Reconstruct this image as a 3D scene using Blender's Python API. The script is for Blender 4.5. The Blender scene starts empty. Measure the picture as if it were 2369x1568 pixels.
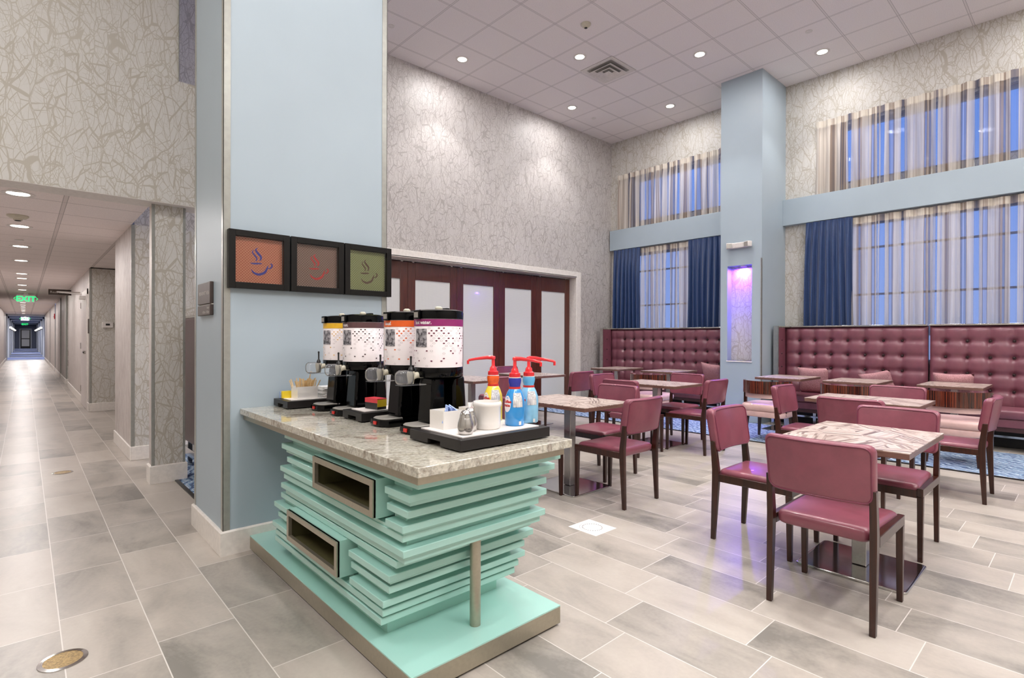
import bpy, bmesh, math, random
from mathutils import Matrix, Vector
random.seed(7)
PI = math.pi
sc = bpy.context.scene
COL = sc.collection

# ---------------------------------------------------------------- camera
F_PX, YAW, PITCH, ROLL, EYE = 1237.5, 0.73916, -0.00262, -0.00327, 1.35
def make_camera():
    fw = Vector((math.sin(YAW)*math.cos(PITCH), math.cos(YAW)*math.cos(PITCH), math.sin(PITCH)))
    r = Vector((math.cos(YAW), -math.sin(YAW), 0))
    d = -r.cross(fw)
    r2 = math.cos(ROLL)*r + math.sin(ROLL)*d
    d2 = -math.sin(ROLL)*r + math.cos(ROLL)*d
    m = Matrix((( r2.x, -d2.x, -fw.x, 0), (r2.y, -d2.y, -fw.y, 0), (r2.z, -d2.z, -fw.z, EYE), (0, 0, 0, 1)))
    cam = bpy.data.cameras.new('camera')
    cam.sensor_width = 36.0
    cam.lens = F_PX/2369*36.0
    cam.clip_start = 0.05
    cam.clip_end = 300
    o = bpy.data.objects.new('camera', cam)
    o.matrix_world = m
    COL.objects.link(o)
    sc.camera = o
make_camera()

# ---------------------------------------------------------------- world, exposure
sc.view_settings.view_transform = 'Standard'
sc.view_settings.look = 'None'
sc.view_settings.gamma = 1
sc.view_settings.use_curve_mapping = False
sc.view_settings.exposure = -0.06
SKY = 1.7
w = bpy.data.worlds.new('dusk_sky'); sc.world = w; w.use_nodes = True
nt = w.node_tree; nt.nodes.clear()
_o = nt.nodes.new('ShaderNodeOutputWorld'); _b = nt.nodes.new('ShaderNodeBackground')
_t = nt.nodes.new('ShaderNodeTexCoord'); _s = nt.nodes.new('ShaderNodeSeparateXYZ'); _r = nt.nodes.new('ShaderNodeValToRGB')
nt.links.new(_t.outputs['Generated'], _s.inputs[0]); nt.links.new(_s.outputs['Z'], _r.inputs[0])
_r.color_ramp.elements[0].position = 0.0; _r.color_ramp.elements[0].color = (0.30, 0.42, 0.80, 1)
_r.color_ramp.elements[1].position = 0.35; _r.color_ramp.elements[1].color = (0.13, 0.28, 0.78, 1)
nt.links.new(_r.outputs[0], _b.inputs[0]); _b.inputs[1].default_value = SKY
nt.links.new(_b.outputs[0], _o.inputs[0])
sc.cycles.use_denoising = True
sc.cycles.max_bounces = 10
sc.cycles.diffuse_bounces = 5
sc.cycles.glossy_bounces = 4
sc.cycles.transmission_bounces = 8
sc.cycles.transparent_max_bounces = 12
sc.cycles.sample_clamp_indirect = 6.0
sc.cycles.caustics_reflective = False
sc.cycles.caustics_refractive = False

CEIL = 5.6; CC = 2.565            # dining ceiling, corridor ceiling
WX, WY = 9.514, 7.2               # window wall, door wall
K_SPOT, K_FLOOD, K_CORR, K_LOBBY = 95.0, 17.0, 18.0, 115.0

def lamp(kind, name, loc, energy, color=(1, .93, .86), size=.2, rot=(0, 0, 0), spot=None, size_y=None, parent=None):
    l = bpy.data.lights.new(name, kind); l.energy = energy; l.color = color
    if kind == 'AREA':
        l.shape = 'DISK' if size_y is None else 'RECTANGLE'
        l.size = size
        if size_y: l.size_y = size_y
    else:
        l.shadow_soft_size = size
    if spot: l.spot_size, l.spot_blend = spot
    o = bpy.data.objects.new(name, l); o.location = loc; o.rotation_euler = rot
    COL.objects.link(o)
    if parent: o.parent = parent
    return o
# linear fixtures over the lobby behind the camera (their strips show in the picture glass)
LOBBY_LIGHTS = [(-1.6, -1.2), (1.2, -2.2), (4.0, -2.4), (-1.6, 2.4)]
for (x, y) in LOBBY_LIGHTS:
    lamp('AREA', 'linear_fixture_light', (x, y, CEIL-.12), K_LOBBY, (1, .98, .96), 2.2, size_y=.5)

# ---------------------------------------------------------------- node helpers
def srgb(r, g, b):
    f = lambda c: (c/255/12.92) if c/255 <= .04045 else ((c/255+.055)/1.055)**2.4
    return (f(r), f(g), f(b), 1)
class NT:
    def __init__(s, name):
        s.m = bpy.data.materials.new(name); s.m.use_nodes = True
        s.t = s.m.node_tree; s.t.nodes.clear()
        s.out = s.t.nodes.new('ShaderNodeOutputMaterial')
        s.b = s.t.nodes.new('ShaderNodeBsdfPrincipled')
        s.t.links.new(s.b.outputs[0], s.out.inputs[0])
    def n(s, typ, **kw):
        nd = s.t.nodes.new('ShaderNode'+typ)
        for k, v in kw.items(): setattr(nd, k, v)
        return nd
    def l(s, a, b): s.t.links.new(a, b)
    def val(s, inp, v):
        if isinstance(v, bpy.types.NodeSocket): s.l(v, inp)
        else: inp.default_value = v
    def math(s, op, a, b=0.0, c=None):
        nd = s.n('Math', operation=op); s.val(nd.inputs[0], a); s.val(nd.inputs[1], b)
        if c is not None: s.val(nd.inputs[2], c)
        return nd.outputs[0]
    def co(s): return s.n('TexCoord').outputs['Object']
    def xyz(s, v=None):
        nd = s.n('SeparateXYZ'); s.l(v or s.co(), nd.inputs[0]); return nd.outputs
    def comb(s, x, y, z):
        nd = s.n('CombineXYZ')
        for i, v in enumerate((x, y, z)): s.val(nd.inputs[i], v)
        return nd.outputs[0]
    def noise(s, v, scale, detail=3, rough=.5, dist=0.0, out='Fac'):
        nd = s.n('TexNoise'); s.l(v, nd.inputs['Vector']); nd.inputs['Scale'].default_value = scale
        nd.inputs['Detail'].default_value = detail; nd.inputs['Roughness'].default_value = rough
        nd.inputs['Distortion'].default_value = dist
        return nd.outputs[out]
    def vor(s, v, scale, feature='DISTANCE_TO_EDGE', out='Distance', rnd=1.0):
        nd = s.n('TexVoronoi', feature=feature); s.l(v, nd.inputs['Vector'])
        nd.inputs['Scale'].default_value = scale; nd.inputs['Randomness'].default_value = rnd
        return nd.outputs[out]
    def mapv(s, v, scale=(1, 1, 1), rot=(0, 0, 0), loc=(0, 0, 0)):
        nd = s.n('Mapping'); s.l(v, nd.inputs[0]); nd.inputs['Scale'].default_value = scale
        nd.inputs['Rotation'].default_value = rot; nd.inputs['Location'].default_value = loc
        return nd.outputs[0]
    def ramp(s, f, stops, interp='LINEAR'):
        nd = s.n('ValToRGB'); s.val(nd.inputs[0], f); cr = nd.color_ramp; cr.interpolation = interp
        while len(cr.elements) < len(stops): cr.elements.new(.5)
        for e, (p, c) in zip(cr.elements, stops): e.position = p; e.color = c
        return nd.outputs[0]
    def mix(s, f, a, b, blend='MIX'):
        nd = s.n('Mix', data_type='RGBA', blend_type=blend)
        s.val(nd.inputs[0], f); s.val(nd.inputs[6], a); s.val(nd.inputs[7], b); return nd.outputs[2]
    def bump(s, h, strength=.2, dist=.01):
        nd = s.n('Bump'); nd.inputs['Strength'].default_value = strength; nd.inputs['Distance'].default_value = dist
        s.l(h, nd.inputs['Height']); s.l(nd.outputs[0], s.b.inputs['Normal'])
    def set(s, col=None, rough=None, metal=None, coat=None, spec=None):
        if col is not None: s.val(s.b.inputs['Base Color'], col)
        if rough is not None: s.val(s.b.inputs['Roughness'], rough)
        if metal is not None: s.val(s.b.inputs['Metallic'], metal)
        if coat is not None: s.val(s.b.inputs['Coat Weight'], coat)
        if spec is not None: s.val(s.b.inputs['Specular IOR Level'], spec)
        return s
M = {}
def plain(name, rgb, rough=.5, metal=0, coat=0, vary=.06, scale=30, spec=None):
    s = NT(name); c = srgb(*rgb)
    f = s.noise(s.co(), scale, 2)
    d = tuple(max(0, v*(1-vary)) for v in c[:3])+(1,); e = tuple(min(1, v*(1+vary)) for v in c[:3])+(1,)
    s.set(s.ramp(f, [(.3, d), (.7, e)]), rough, metal, coat, spec)
    M[name] = s.m; return s
# flat paints, plastics, metals
plain('blue_paint', (164, 178, 188), .42, coat=.0, vary=.015, scale=3)
plain('white_trim', (228, 222, 216), .35)
plain('white_matte', (225, 220, 216), .6)
plain('teal', (164, 208, 198), .25, coat=.4, vary=.02, scale=4)
plain('champagne', (172, 165, 148), .3, .75, vary=.04, scale=60)
plain('cubby_dark', (92, 88, 58), .4, vary=.08)
plain('chrome', (200, 198, 196), .12, 1)
plain('brushed', (190, 187, 184), .25, 1, scale=80)
plain('corner_metal', (158, 158, 152), .3, .35)
plain('black_gloss', (3, 3, 4), .08, spec=.22)
plain('black_satin', (20, 19, 20), .32)
plain('frame_black', (18, 16, 15), .35, spec=.25)
plain('tray_black', (34, 31, 31), .38, spec=.3)
plain('grey_plastic', (150, 146, 140), .45)
plain('cream_plastic', (200, 194, 176), .35)
plain('ceramic', (236, 232, 228), .15, coat=.6, vary=.01)
plain('white_board', (236, 230, 226), .35, vary=.01)
plain('paper', (226, 224, 222), .6)
plain('red_plastic', (222, 40, 48), .22, coat=.4, vary=.03)
plain('red_label', (200, 46, 40), .4)
plain('pump_blue', (30, 40, 150), .2, coat=.5)
plain('orange_neck', (232, 92, 26), .2, coat=.5)
plain('sky_plastic', (96, 178, 222), .2, coat=.5)
plain('bottle_blue', (44, 142, 212), .2, coat=.5, vary=.12, scale=12)
plain('bottle_pale', (140, 200, 232), .2, coat=.5, vary=.15, scale=14)
plain('bottle_yellow', (244, 214, 70), .2, coat=.5, vary=.08, scale=12)
plain('label_white', (236, 228, 230), .4, vary=.01)
plain('band_yellow', (226, 176, 40), .4)
plain('band_brown', (92, 62, 64), .4)
plain('band_orange', (226, 96, 34), .4)
plain('band_magenta', (142, 34, 104), .4)
plain('dot_brown', (60, 44, 48), .5)
plain('dot_orange', (226, 104, 50), .5)
plain('dot_yellow', (232, 190, 120), .5)
plain('dot_magenta', (110, 48, 70), .5)
plain('ring_grey', (170, 160, 162), .5)
plain('wood_stick', (216, 184, 134), .6, vary=.15, scale=60)
plain('packet_blue', (150, 170, 215), .5, vary=.5, scale=120)
plain('packet_yellow', (226, 196, 40), .4)
plain('packet_red', (206, 60, 70), .4)
plain('packet_green', (140, 200, 60), .4)
plain('ink', (70, 66, 70), .6)
plain('sign_brown', (70, 58, 54), .35)
plain('sign_dark', (48, 32, 20), .4)
plain('silver_ink', (190, 184, 178), .4)
plain('grille', (150, 125, 80), .4, .6, vary=.4, scale=150)
plain('white_metal', (214, 208, 204), .35)
plain('vent_dark', (20, 20, 20), .8)
plain('dark_shade', (30, 28, 30), .6)
plain('red_alarm', (190, 30, 36), .4)
plain('window_frame', (150, 154, 166), .4)
plain('art_brown', (92, 58, 20), .5)
plain('art_blue', (30, 24, 160), .5)
plain('art_red', (214, 30, 30), .5)
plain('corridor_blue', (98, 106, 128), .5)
plain('corridor_trim', (190, 196, 204), .4)
plain('door_white', (212, 204, 202), .35)

def emit(name, rgb, strength):
    s = NT(name); s.set((0, 0, 0, 1), .5); s.b.inputs['Emission Color'].default_value = srgb(*rgb)
    s.b.inputs['Emission Strength'].default_value = strength; M[name] = s.m
emit('lamp_glow', (255, 240, 225), 9)
emit('exit_green', (40, 240, 130), 1.6)
emit('sconce_glow', (255, 240, 225), 6)
emit('purple_glow', (90, 40, 255), 4)
emit('strip_glow', (255, 244, 232), 5)

def clear_plastic():
    s = NT('clear_plastic'); g = s.n('BsdfGlossy'); g.inputs['Roughness'].default_value = .05
    t = s.n('BsdfTransparent'); d = s.n('BsdfDiffuse'); d.inputs[0].default_value = (.8, .82, .9, 1)
    lw = s.n('LayerWeight'); lw.inputs[0].default_value = .35
    m1 = s.n('MixShader'); m1.inputs[0].default_value = .10; s.l(t.outputs[0], m1.inputs[1]); s.l(d.outputs[0], m1.inputs[2])
    m2 = s.n('MixShader'); s.l(lw.outputs['Fresnel'], m2.inputs[0]); s.l(m1.outputs[0], m2.inputs[1]); s.l(g.outputs[0], m2.inputs[2])
    s.l(m2.outputs[0], s.out.inputs[0]); M['clear_plastic'] = s.m
clear_plastic()
def pane_glass():
    s = NT('pane_glass'); g = s.n('BsdfGlossy'); g.inputs['Roughness'].default_value = .02
    t = s.n('BsdfTransparent'); mx = s.n('MixShader'); fr = s.n('Fresnel'); fr.inputs['IOR'].default_value = 1.45
    s.l(fr.outputs[0], mx.inputs[0]); s.l(t.outputs[0], mx.inputs[1]); s.l(g.outputs[0], mx.inputs[2])
    s.l(mx.outputs[0], s.out.inputs[0]); M['pane_glass'] = s.m
pane_glass()

# wallpaper: taupe twigs on pale grey
def wallpaper(name, base, twig, scale=1.0, soft=1.0, shift=0.0):
    s = NT(name); p = s.co()
    nz = s.noise(p, 2.2*scale, 2, .5, out='Color')
    v1 = s.n('VectorMath', operation='MULTIPLY_ADD'); s.l(nz, v1.inputs[0]); v1.inputs[1].default_value = (.10/scale,)*3; s.l(p, v1.inputs[2])
    pv = v1.outputs[0]; m = None
    # families of long crossing twigs: stretched cells at several tilts, broken up by noise
    for k, (sc_, rot, st, th) in enumerate([(3.2, .42, (1.6, 1.6, .55), .034), (3.8, -.55, (1.6, 1.6, .6), .028), (5.0, .95, (1.5, 1.5, .6), .026), (5.5, -1.05, (1.5, 1.5, .55), .026), (7.5, .15, (1.5, 1.5, .6), .030), (12., .7, (1.3, 1.3, .8), .032), (13., -.4, (1.3, 1.3, .8), .032)]):
        q = s.mapv(pv, tuple(a*scale for a in st), (rot, rot, 0), (k*3.1+shift, k*1.7, k*2.3))
        dd = s.vor(q, sc_)
        wv = s.noise(q, 2.6 if k < 5 else 3.4, 2)
        thv = s.math('MULTIPLY_ADD', wv, th*2.8, -th*(.75 if k < 5 else 1.02))
        mk = s.n('Math', operation='MULTIPLY', use_clamp=True); s.l(s.math('SUBTRACT', thv, dd), mk.inputs[0]); mk.inputs[1].default_value = 110
        m = mk.outputs[0] if m is None else s.math('MAXIMUM', m, mk.outputs[0])
    m = s.math('MULTIPLY', m, soft)
    s.set(s.mix(m, base, twig), s.math('MULTIPLY_ADD', m, -.08, .5))
    M[name] = s.m
wallpaper('wallpaper', srgb(204, 201, 196), srgb(174, 166, 152), 1.25, .85)
wallpaper('wallpaper_small', srgb(196, 191, 188), srgb(158, 151, 147), 1.5, .85)
wallpaper('wallpaper_upper_lit', srgb(207, 204, 199), srgb(180, 173, 160), 1.25, .8, 1.37)  # same paper painted slightly lighter as if lit, twigs shifted at the seam
wallpaper('wallpaper_small_upper_lit', srgb(199, 194, 191), srgb(162, 155, 151), 1.5, .85, 1.37)  # door wall paper above the seam, light falling there put into paler colours
def bark_paper():
    s = NT('bark_paper'); p = s.mapv(s.co(), (34, 34, 4.0))
    f = s.noise(p, 1.0, 4, .6, 1.5)
    s.set(s.ramp(f, [(.35, srgb(168, 158, 154)), (.5, srgb(196, 188, 184)), (.66, srgb(208, 202, 198))]), .5)
    M['bark_paper'] = s.m
bark_paper()

# floor tiles
def floor_tile():
    s = NT('floor_tile'); X = s.xyz(); x, y = X[0], X[1]
    side = s.math('GREATER_THAN', x, 1.35)
    x0 = s.math('MULTIPLY_ADD', side, 2.035-.123, .123)      # first column line
    y0 = s.math('MULTIPLY_ADD', side, 1.57-2.68, 2.68)
    u = s.math('DIVIDE', s.math('SUBTRACT', x, x0), .3125)
    ci = s.math('FLOOR', u); fu = s.math('SUBTRACT', u, ci)
    v = s.math('DIVIDE', s.math('SUBTRACT', y, s.math('MULTIPLY_ADD', ci, .112, y0)), .64)
    ri = s.math('FLOOR', v); fv = s.math('SUBTRACT', v, ri)
    eu = s.math('MULTIPLY', s.math('MINIMUM', fu, s.math('SUBTRACT', 1.0, fu)), .3125)
    ev = s.math('MULTIPLY', s.math('MINIMUM', fv, s.math('SUBTRACT', 1.0, fv)), .64)
    e = s.math('MINIMUM', eu, ev)
    gr = s.math('LESS_THAN', e, .0022)
    wn = s.n('TexWhiteNoise', noise_dimensions='3D'); s.l(s.comb(ci, ri, side), wn.inputs['Vector'])
    rnd = wn.outputs['Value']
    off = s.n('VectorMath', operation='MULTIPLY_ADD'); s.l(wn.outputs['Color'], off.inputs[0]); off.inputs[1].default_value = (9, 9, 9)
    s.l(s.co(), off.inputs[2])
    cl = s.noise(s.mapv(off.outputs[0], (1.3, .55, 1)), 3.2, 5, .6, .6)
    fine = s.noise(off.outputs[0], 55, 3)
    t = s.math('ADD', s.math('MULTIPLY', cl, .75), s.math('MULTIPLY', rnd, .30))
    t = s.math('ADD', t, s.math('MULTIPLY_ADD', fine, .12, -.06))
    c = s.ramp(t, [(.28, srgb(122, 117, 111)), (.42, srgb(152, 145, 137)), (.58, srgb(170, 161, 152)), (.8, srgb(184, 176, 167))])
    c = s.mix(gr, c, srgb(206, 200, 194))
    s.set(c, s.math('MULTIPLY_ADD', cl, .14, .27), spec=.45)
    s.bump(s.math('SUBTRACT', s.math('MULTIPLY', fine, .15), gr), .12, .002)
    M['floor_tile'] = s.m
floor_tile()

# suspended ceiling
def ceiling_tile(name, x0, y0, px, py, base, bar, barx=.012, bary=.012):
    s = NT(name); X = s.xyz()
    def ed(c, o, p):
        u = s.math('DIVIDE', s.math('SUBTRACT', c, o), p); f = s.math('FRACT', u)
        return s.math('MULTIPLY', s.math('MINIMUM', f, s.math('SUBTRACT', 1.0, f)), p)
    ex, ey = ed(X[0], x0, px), ed(X[1], y0, py)
    g = s.math('MAXIMUM', s.math('LESS_THAN', ex, barx), s.math('LESS_THAN', ey, bary))
    ln = s.math('MAXIMUM', s.math('LESS_THAN', s.math('ABSOLUTE', s.math('SUBTRACT', ex, barx)), .0025), s.math('LESS_THAN', s.math('ABSOLUTE', s.math('SUBTRACT', ey, bary)), .0025))
    f = s.noise(s.co(), 120, 2, .7)
    c = s.ramp(f, [(.35, tuple(v*.86 for v in base[:3])+(1,)), (.6, base)])
    c = s.mix(g, c, bar); c = s.mix(ln, c, tuple(v*.6 for v in bar[:3])+(1,))
    s.set(c, .8); s.bump(s.math('ADD', s.math('MULTIPLY', g, .5), s.math('MULTIPLY', f, .3)), .3, .004)
    M[name] = s.m
ceiling_tile('ceiling_tile', 9.13, 6.89, .637, .637, srgb(238, 231, 231), srgb(222, 215, 215))
ceiling_tile('corridor_tile', .27, 5.72, .62, .31*2, srgb(246, 236, 234), srgb(222, 212, 210), .016, .004)

def dark_wood(name, a, b, sx=(60, 60, 3), rough=.28, coat=.4):
    s = NT(name); f = s.noise(s.mapv(s.co(), sx), 1.0, 4, .6, .4)
    s.set(s.ramp(f, [(.3, a), (.7, b)]), rough, coat=coat); M[name] = s.m
dark_wood('espresso_wood', srgb(34, 14, 8), srgb(62, 28, 16), coat=.12)
dark_wood('door_wood', srgb(62, 26, 16), srgb(98, 46, 30), rough=.35)
dark_wood('table_edge', srgb(88, 60, 52), srgb(128, 96, 84), (6, 6, 80), .4, .2)
def ebony():
    s = NT('ebony_veneer'); p = s.mapv(s.co(), (70, 70, .6)); f = s.noise(p, 1.6, 3, .6)
    s.set(s.ramp(f, [(.38, srgb(28, 12, 10)), (.5, srgb(70, 30, 20)), (.62, srgb(128, 62, 40)), (.72, srgb(60, 24, 18))]), .22, coat=.6)
    M['ebony_veneer'] = s.m
ebony()
def leather(name, rgb, rough=.33):
    s = NT(name); c = srgb(*rgb); f = s.noise(s.co(), 9, 4, .6)
    s.set(s.ramp(f, [(.3, tuple(v*.86 for v in c[:3])+(1,)), (.7, tuple(min(1, v*1.1) for v in c[:3])+(1,))]), rough, coat=.15, spec=.55)
    s.bump(s.noise(s.co(), 260, 2), .08, .001); M[name] = s.m
leather('burgundy_leather', (130, 68, 82))
leather('burgundy_piping', (112, 44, 66))
leather('booth_leather', (122, 72, 84), .36)
leather('pink_leather', (214, 180, 176), .38)
leather('booth_dark', (64, 34, 36), .4)
plain('button_dark', (40, 18, 24), .35)
def pillow():
    s = NT('pillow_fabric'); s.set(s.ramp(s.noise(s.co(), 160, 3), [(.35, srgb(150, 100, 108)), (.65, srgb(196, 150, 152))]), .85); M['pillow_fabric'] = s.m
pillow()
def granite():
    s = NT('granite'); p = s.mapv(s.co(), (1, 1, 1), (0, 0, .45))
    q = s.mapv(p, (1.6, 4.5, 5)); f = s.noise(q, 1.3, 8, .66, 1.6)
    sp = s.noise(p, 70, 4, .6); v = s.noise(s.mapv(p, (3, 12, 8)), 1.6, 5, .7, 1.5)
    c = s.ramp(f, [(.30, srgb(120, 104, 92)), (.40, srgb(166, 158, 144)), (.50, srgb(204, 200, 188)), (.60, srgb(190, 184, 168)), (.72, srgb(222, 218, 208))])
    c = s.mix(s.ramp(v, [(.56, (0, 0, 0, 1)), (.66, (.75, .75, .75, 1))]), c, srgb(124, 104, 92))
    c = s.mix(s.ramp(sp, [(.42, (.35, .35, .35, 1)), (.56, (0, 0, 0, 1))]), c, srgb(92, 88, 76))
    s.set(c, .10, coat=.4); M['granite'] = s.m
granite()
def tabletop():
    s = NT('strip_laminate'); p = s.co()
    vc = s.n('TexVoronoi', feature='F1'); s.l(p, vc.inputs['Vector']); vc.inputs['Scale'].default_value = 5.5
    ang = s.math('MULTIPLY', s.xyz(vc.outputs['Color'])[0], 3.1)
    rt = s.n('VectorRotate', rotation_type='Z_AXIS'); s.l(p, rt.inputs['Vector']); s.l(ang, rt.inputs['Angle'])
    X = s.xyz(rt.outputs[0])
    ix = s.math('FLOOR', s.math('MULTIPLY', X[0], 75)); iy = s.math('FLOOR', s.math('MULTIPLY', X[1], 5))
    wn = s.n('TexWhiteNoise', noise_dimensions='3D'); s.l(s.comb(ix, iy, ang), wn.inputs['Vector'])
    c = s.ramp(wn.outputs['Value'], [(0, srgb(112, 92, 86)), (.2, srgb(152, 132, 122)), (.5, srgb(186, 168, 158)), (1, srgb(210, 194, 184))])
    s.set(c, .3, coat=.15); M['strip_laminate'] = s.m
tabletop()
def carpet():
    s = NT('wave_carpet'); p = s.mapv(s.co(), (1, 1, 1), (0, 0, .35))
    wv = s.n('TexWave', wave_type='BANDS', bands_direction='X'); s.l(p, wv.inputs['Vector'])
    wv.inputs['Scale'].default_value = 4.5; wv.inputs['Distortion'].default_value = 9; wv.inputs['Detail'].default_value = 3; wv.inputs['Detail Scale'].default_value = 1.6
    c = s.ramp(wv.outputs['Fac'], [(0, srgb(30, 48, 92)), (.25, srgb(58, 92, 140)), (.45, srgb(120, 158, 190)), (.6, srgb(176, 200, 214)), (.75, srgb(70, 104, 150)), (1, srgb(196, 208, 218))])
    f = s.noise(s.co(), 240, 2); s.set(s.mix(.25, c, s.ramp(f, [(.3, srgb(40, 60, 100)), (.7, srgb(200, 212, 226))])), .95, spec=.1)
    s.bump(f, .5, .004); M['wave_carpet'] = s.m
carpet()
def corr_carpet():
    s = NT('stripe_carpet'); y = s.xyz()[1]
    f = s.noise(s.comb(0.0, y, 0.0), .45, 2); s.set(s.ramp(f, [(.4, srgb(52, 66, 112)), (.5, srgb(92, 108, 150)), (.6, srgb(150, 160, 190))]), .9); M['stripe_carpet'] = s.m
corr_carpet()
def sheer():
    s = NT('sheer_stripe'); y = s.xyz()[1]
    a = s.noise(s.comb(0.0, y, 0.0), 7.5, 1); b = s.noise(s.comb(0.0, y, 3.0), 38, 1)
    t = s.math('ADD', s.math('MULTIPLY', a, .72), s.math('MULTIPLY', b, .28))
    c = s.ramp(t, [(.34, srgb(84, 98, 140)), (.41, srgb(120, 128, 160)), (.445, srgb(216, 206, 196)), (.50, srgb(232, 224, 216)), (.53, srgb(226, 216, 206)), (.555, srgb(170, 150, 136)), (.59, srgb(126, 120, 124)), (.625, srgb(160, 158, 176)), (.66, srgb(222, 214, 210))])
    df = s.n('BsdfDiffuse'); tl = s.n('BsdfTranslucent'); tr = s.n('BsdfTransparent')
    s.l(c, df.inputs[0]); s.l(c, tl.inputs[0]); tr.inputs[0].default_value = (.93, .95, 1, 1)
    m1 = s.n('MixShader'); m1.inputs[0].default_value = .42; s.l(df.outputs[0], m1.inputs[1]); s.l(tl.outputs[0], m1.inputs[2])
    m2 = s.n('MixShader'); s.l(m1.outputs[0], m2.inputs[1]); s.l(tr.outputs[0], m2.inputs[2])
    s.l(s.ramp(t, [(.39, (.55, .55, .55, 1)), (.445, (.22, .22, .22, 1)), (.50, (.10, .10, .10, 1)), (.55, (.08, .08, .08, 1)), (.60, (.32, .32, .32, 1)), (.66, (.5, .5, .5, 1))]), m2.inputs[0])
    s.l(m2.outputs[0], s.out.inputs[0]); M['sheer_stripe'] = s.m
sheer()
def header_cloth():
    s = NT('pleat_tape'); y = s.xyz()[1]
    a = s.noise(s.comb(0.0, y, 0.0), 7.5, 1); b = s.noise(s.comb(0.0, y, 3.0), 38, 1)
    t = s.math('ADD', s.math('MULTIPLY', a, .72), s.math('MULTIPLY', b, .28))
    s.set(s.ramp(t, [(.34, srgb(90, 92, 110)), (.42, srgb(140, 130, 130)), (.47, srgb(206, 196, 182)), (.54, srgb(222, 214, 202)), (.59, srgb(150, 134, 122)), (.66, srgb(200, 190, 180))]), .8); M['pleat_tape'] = s.m
header_cloth()
def blue_drape():
    s = NT('blue_drape'); d = s.vor(s.co(), 70, 'F1', 'Distance', 0.2)
    s.set(s.ramp(d, [(.16, srgb(70, 104, 150)), (.3, srgb(26, 52, 98))]), .40, spec=.5); s.b.inputs['Sheen Weight'].default_value = .3; M['blue_drape'] = s.m
blue_drape()
def frosted():
    s = NT('frosted_pane'); X = s.xyz()
    g = s.math('MULTIPLY', s.math('SINE', s.math('MULTIPLY', s.math('ADD', X[0], X[2]), 330)), s.math('SINE', s.math('MULTIPLY', s.math('SUBTRACT', X[0], X[2]), 330)))
    s.set(s.mix(s.math('GREATER_THAN', g, .15), srgb(222, 223, 221), srgb(204, 205, 205)), .22, coat=.4)
    M['frosted_pane'] = s.m
frosted()
def art(name, a, b):
    s = NT(name); X = s.xyz()
    u = s.math('MULTIPLY', X[0], 360); v = s.math('MULTIPLY', X[2], 360)
    r = s.math('MODULO', s.math('FLOOR', s.math('DIVIDE', v, 3.1416)), 2.0)
    g = s.math('ABSOLUTE', s.math('SINE', s.math('ADD', s.math('MULTIPLY', u, .5), s.math('MULTIPLY', r, 1.57))))
    h = s.math('FRACT', s.math('DIVIDE', v, 3.1416))
    k = s.math('LESS_THAN', s.math('ABSOLUTE', s.math('SUBTRACT', g, h)), .22)
    s.set(s.mix(k, a, b), .5); M[name] = s.m
art('art_orange', srgb(196, 92, 54), srgb(232, 160, 120))
art('art_maroon', srgb(120, 82, 66), srgb(168, 138, 122))
art('art_olive', srgb(126, 134, 66), srgb(184, 190, 140))
def photo_print():
    s = NT('grey_print'); s.set(s.ramp(s.noise(s.co(), 45, 3, .6), [(.4, srgb(48, 46, 54)), (.6, srgb(170, 166, 172))]), .5); M['grey_print'] = s.m
photo_print()
def print_text():
    s = NT('fine_print'); z = s.xyz()[2]
    f = s.math('GREATER_THAN', s.math('SINE', s.math('MULTIPLY', z, 1100)), .1)
    f = s.math('MULTIPLY', f, s.math('GREATER_THAN', s.noise(s.mapv(s.co(), (300, 300, 20)), 1, 1), .45))
    s.set(s.mix(f, srgb(232, 228, 226), srgb(120, 116, 122)), .4); M['fine_print'] = s.m
print_text()

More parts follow.
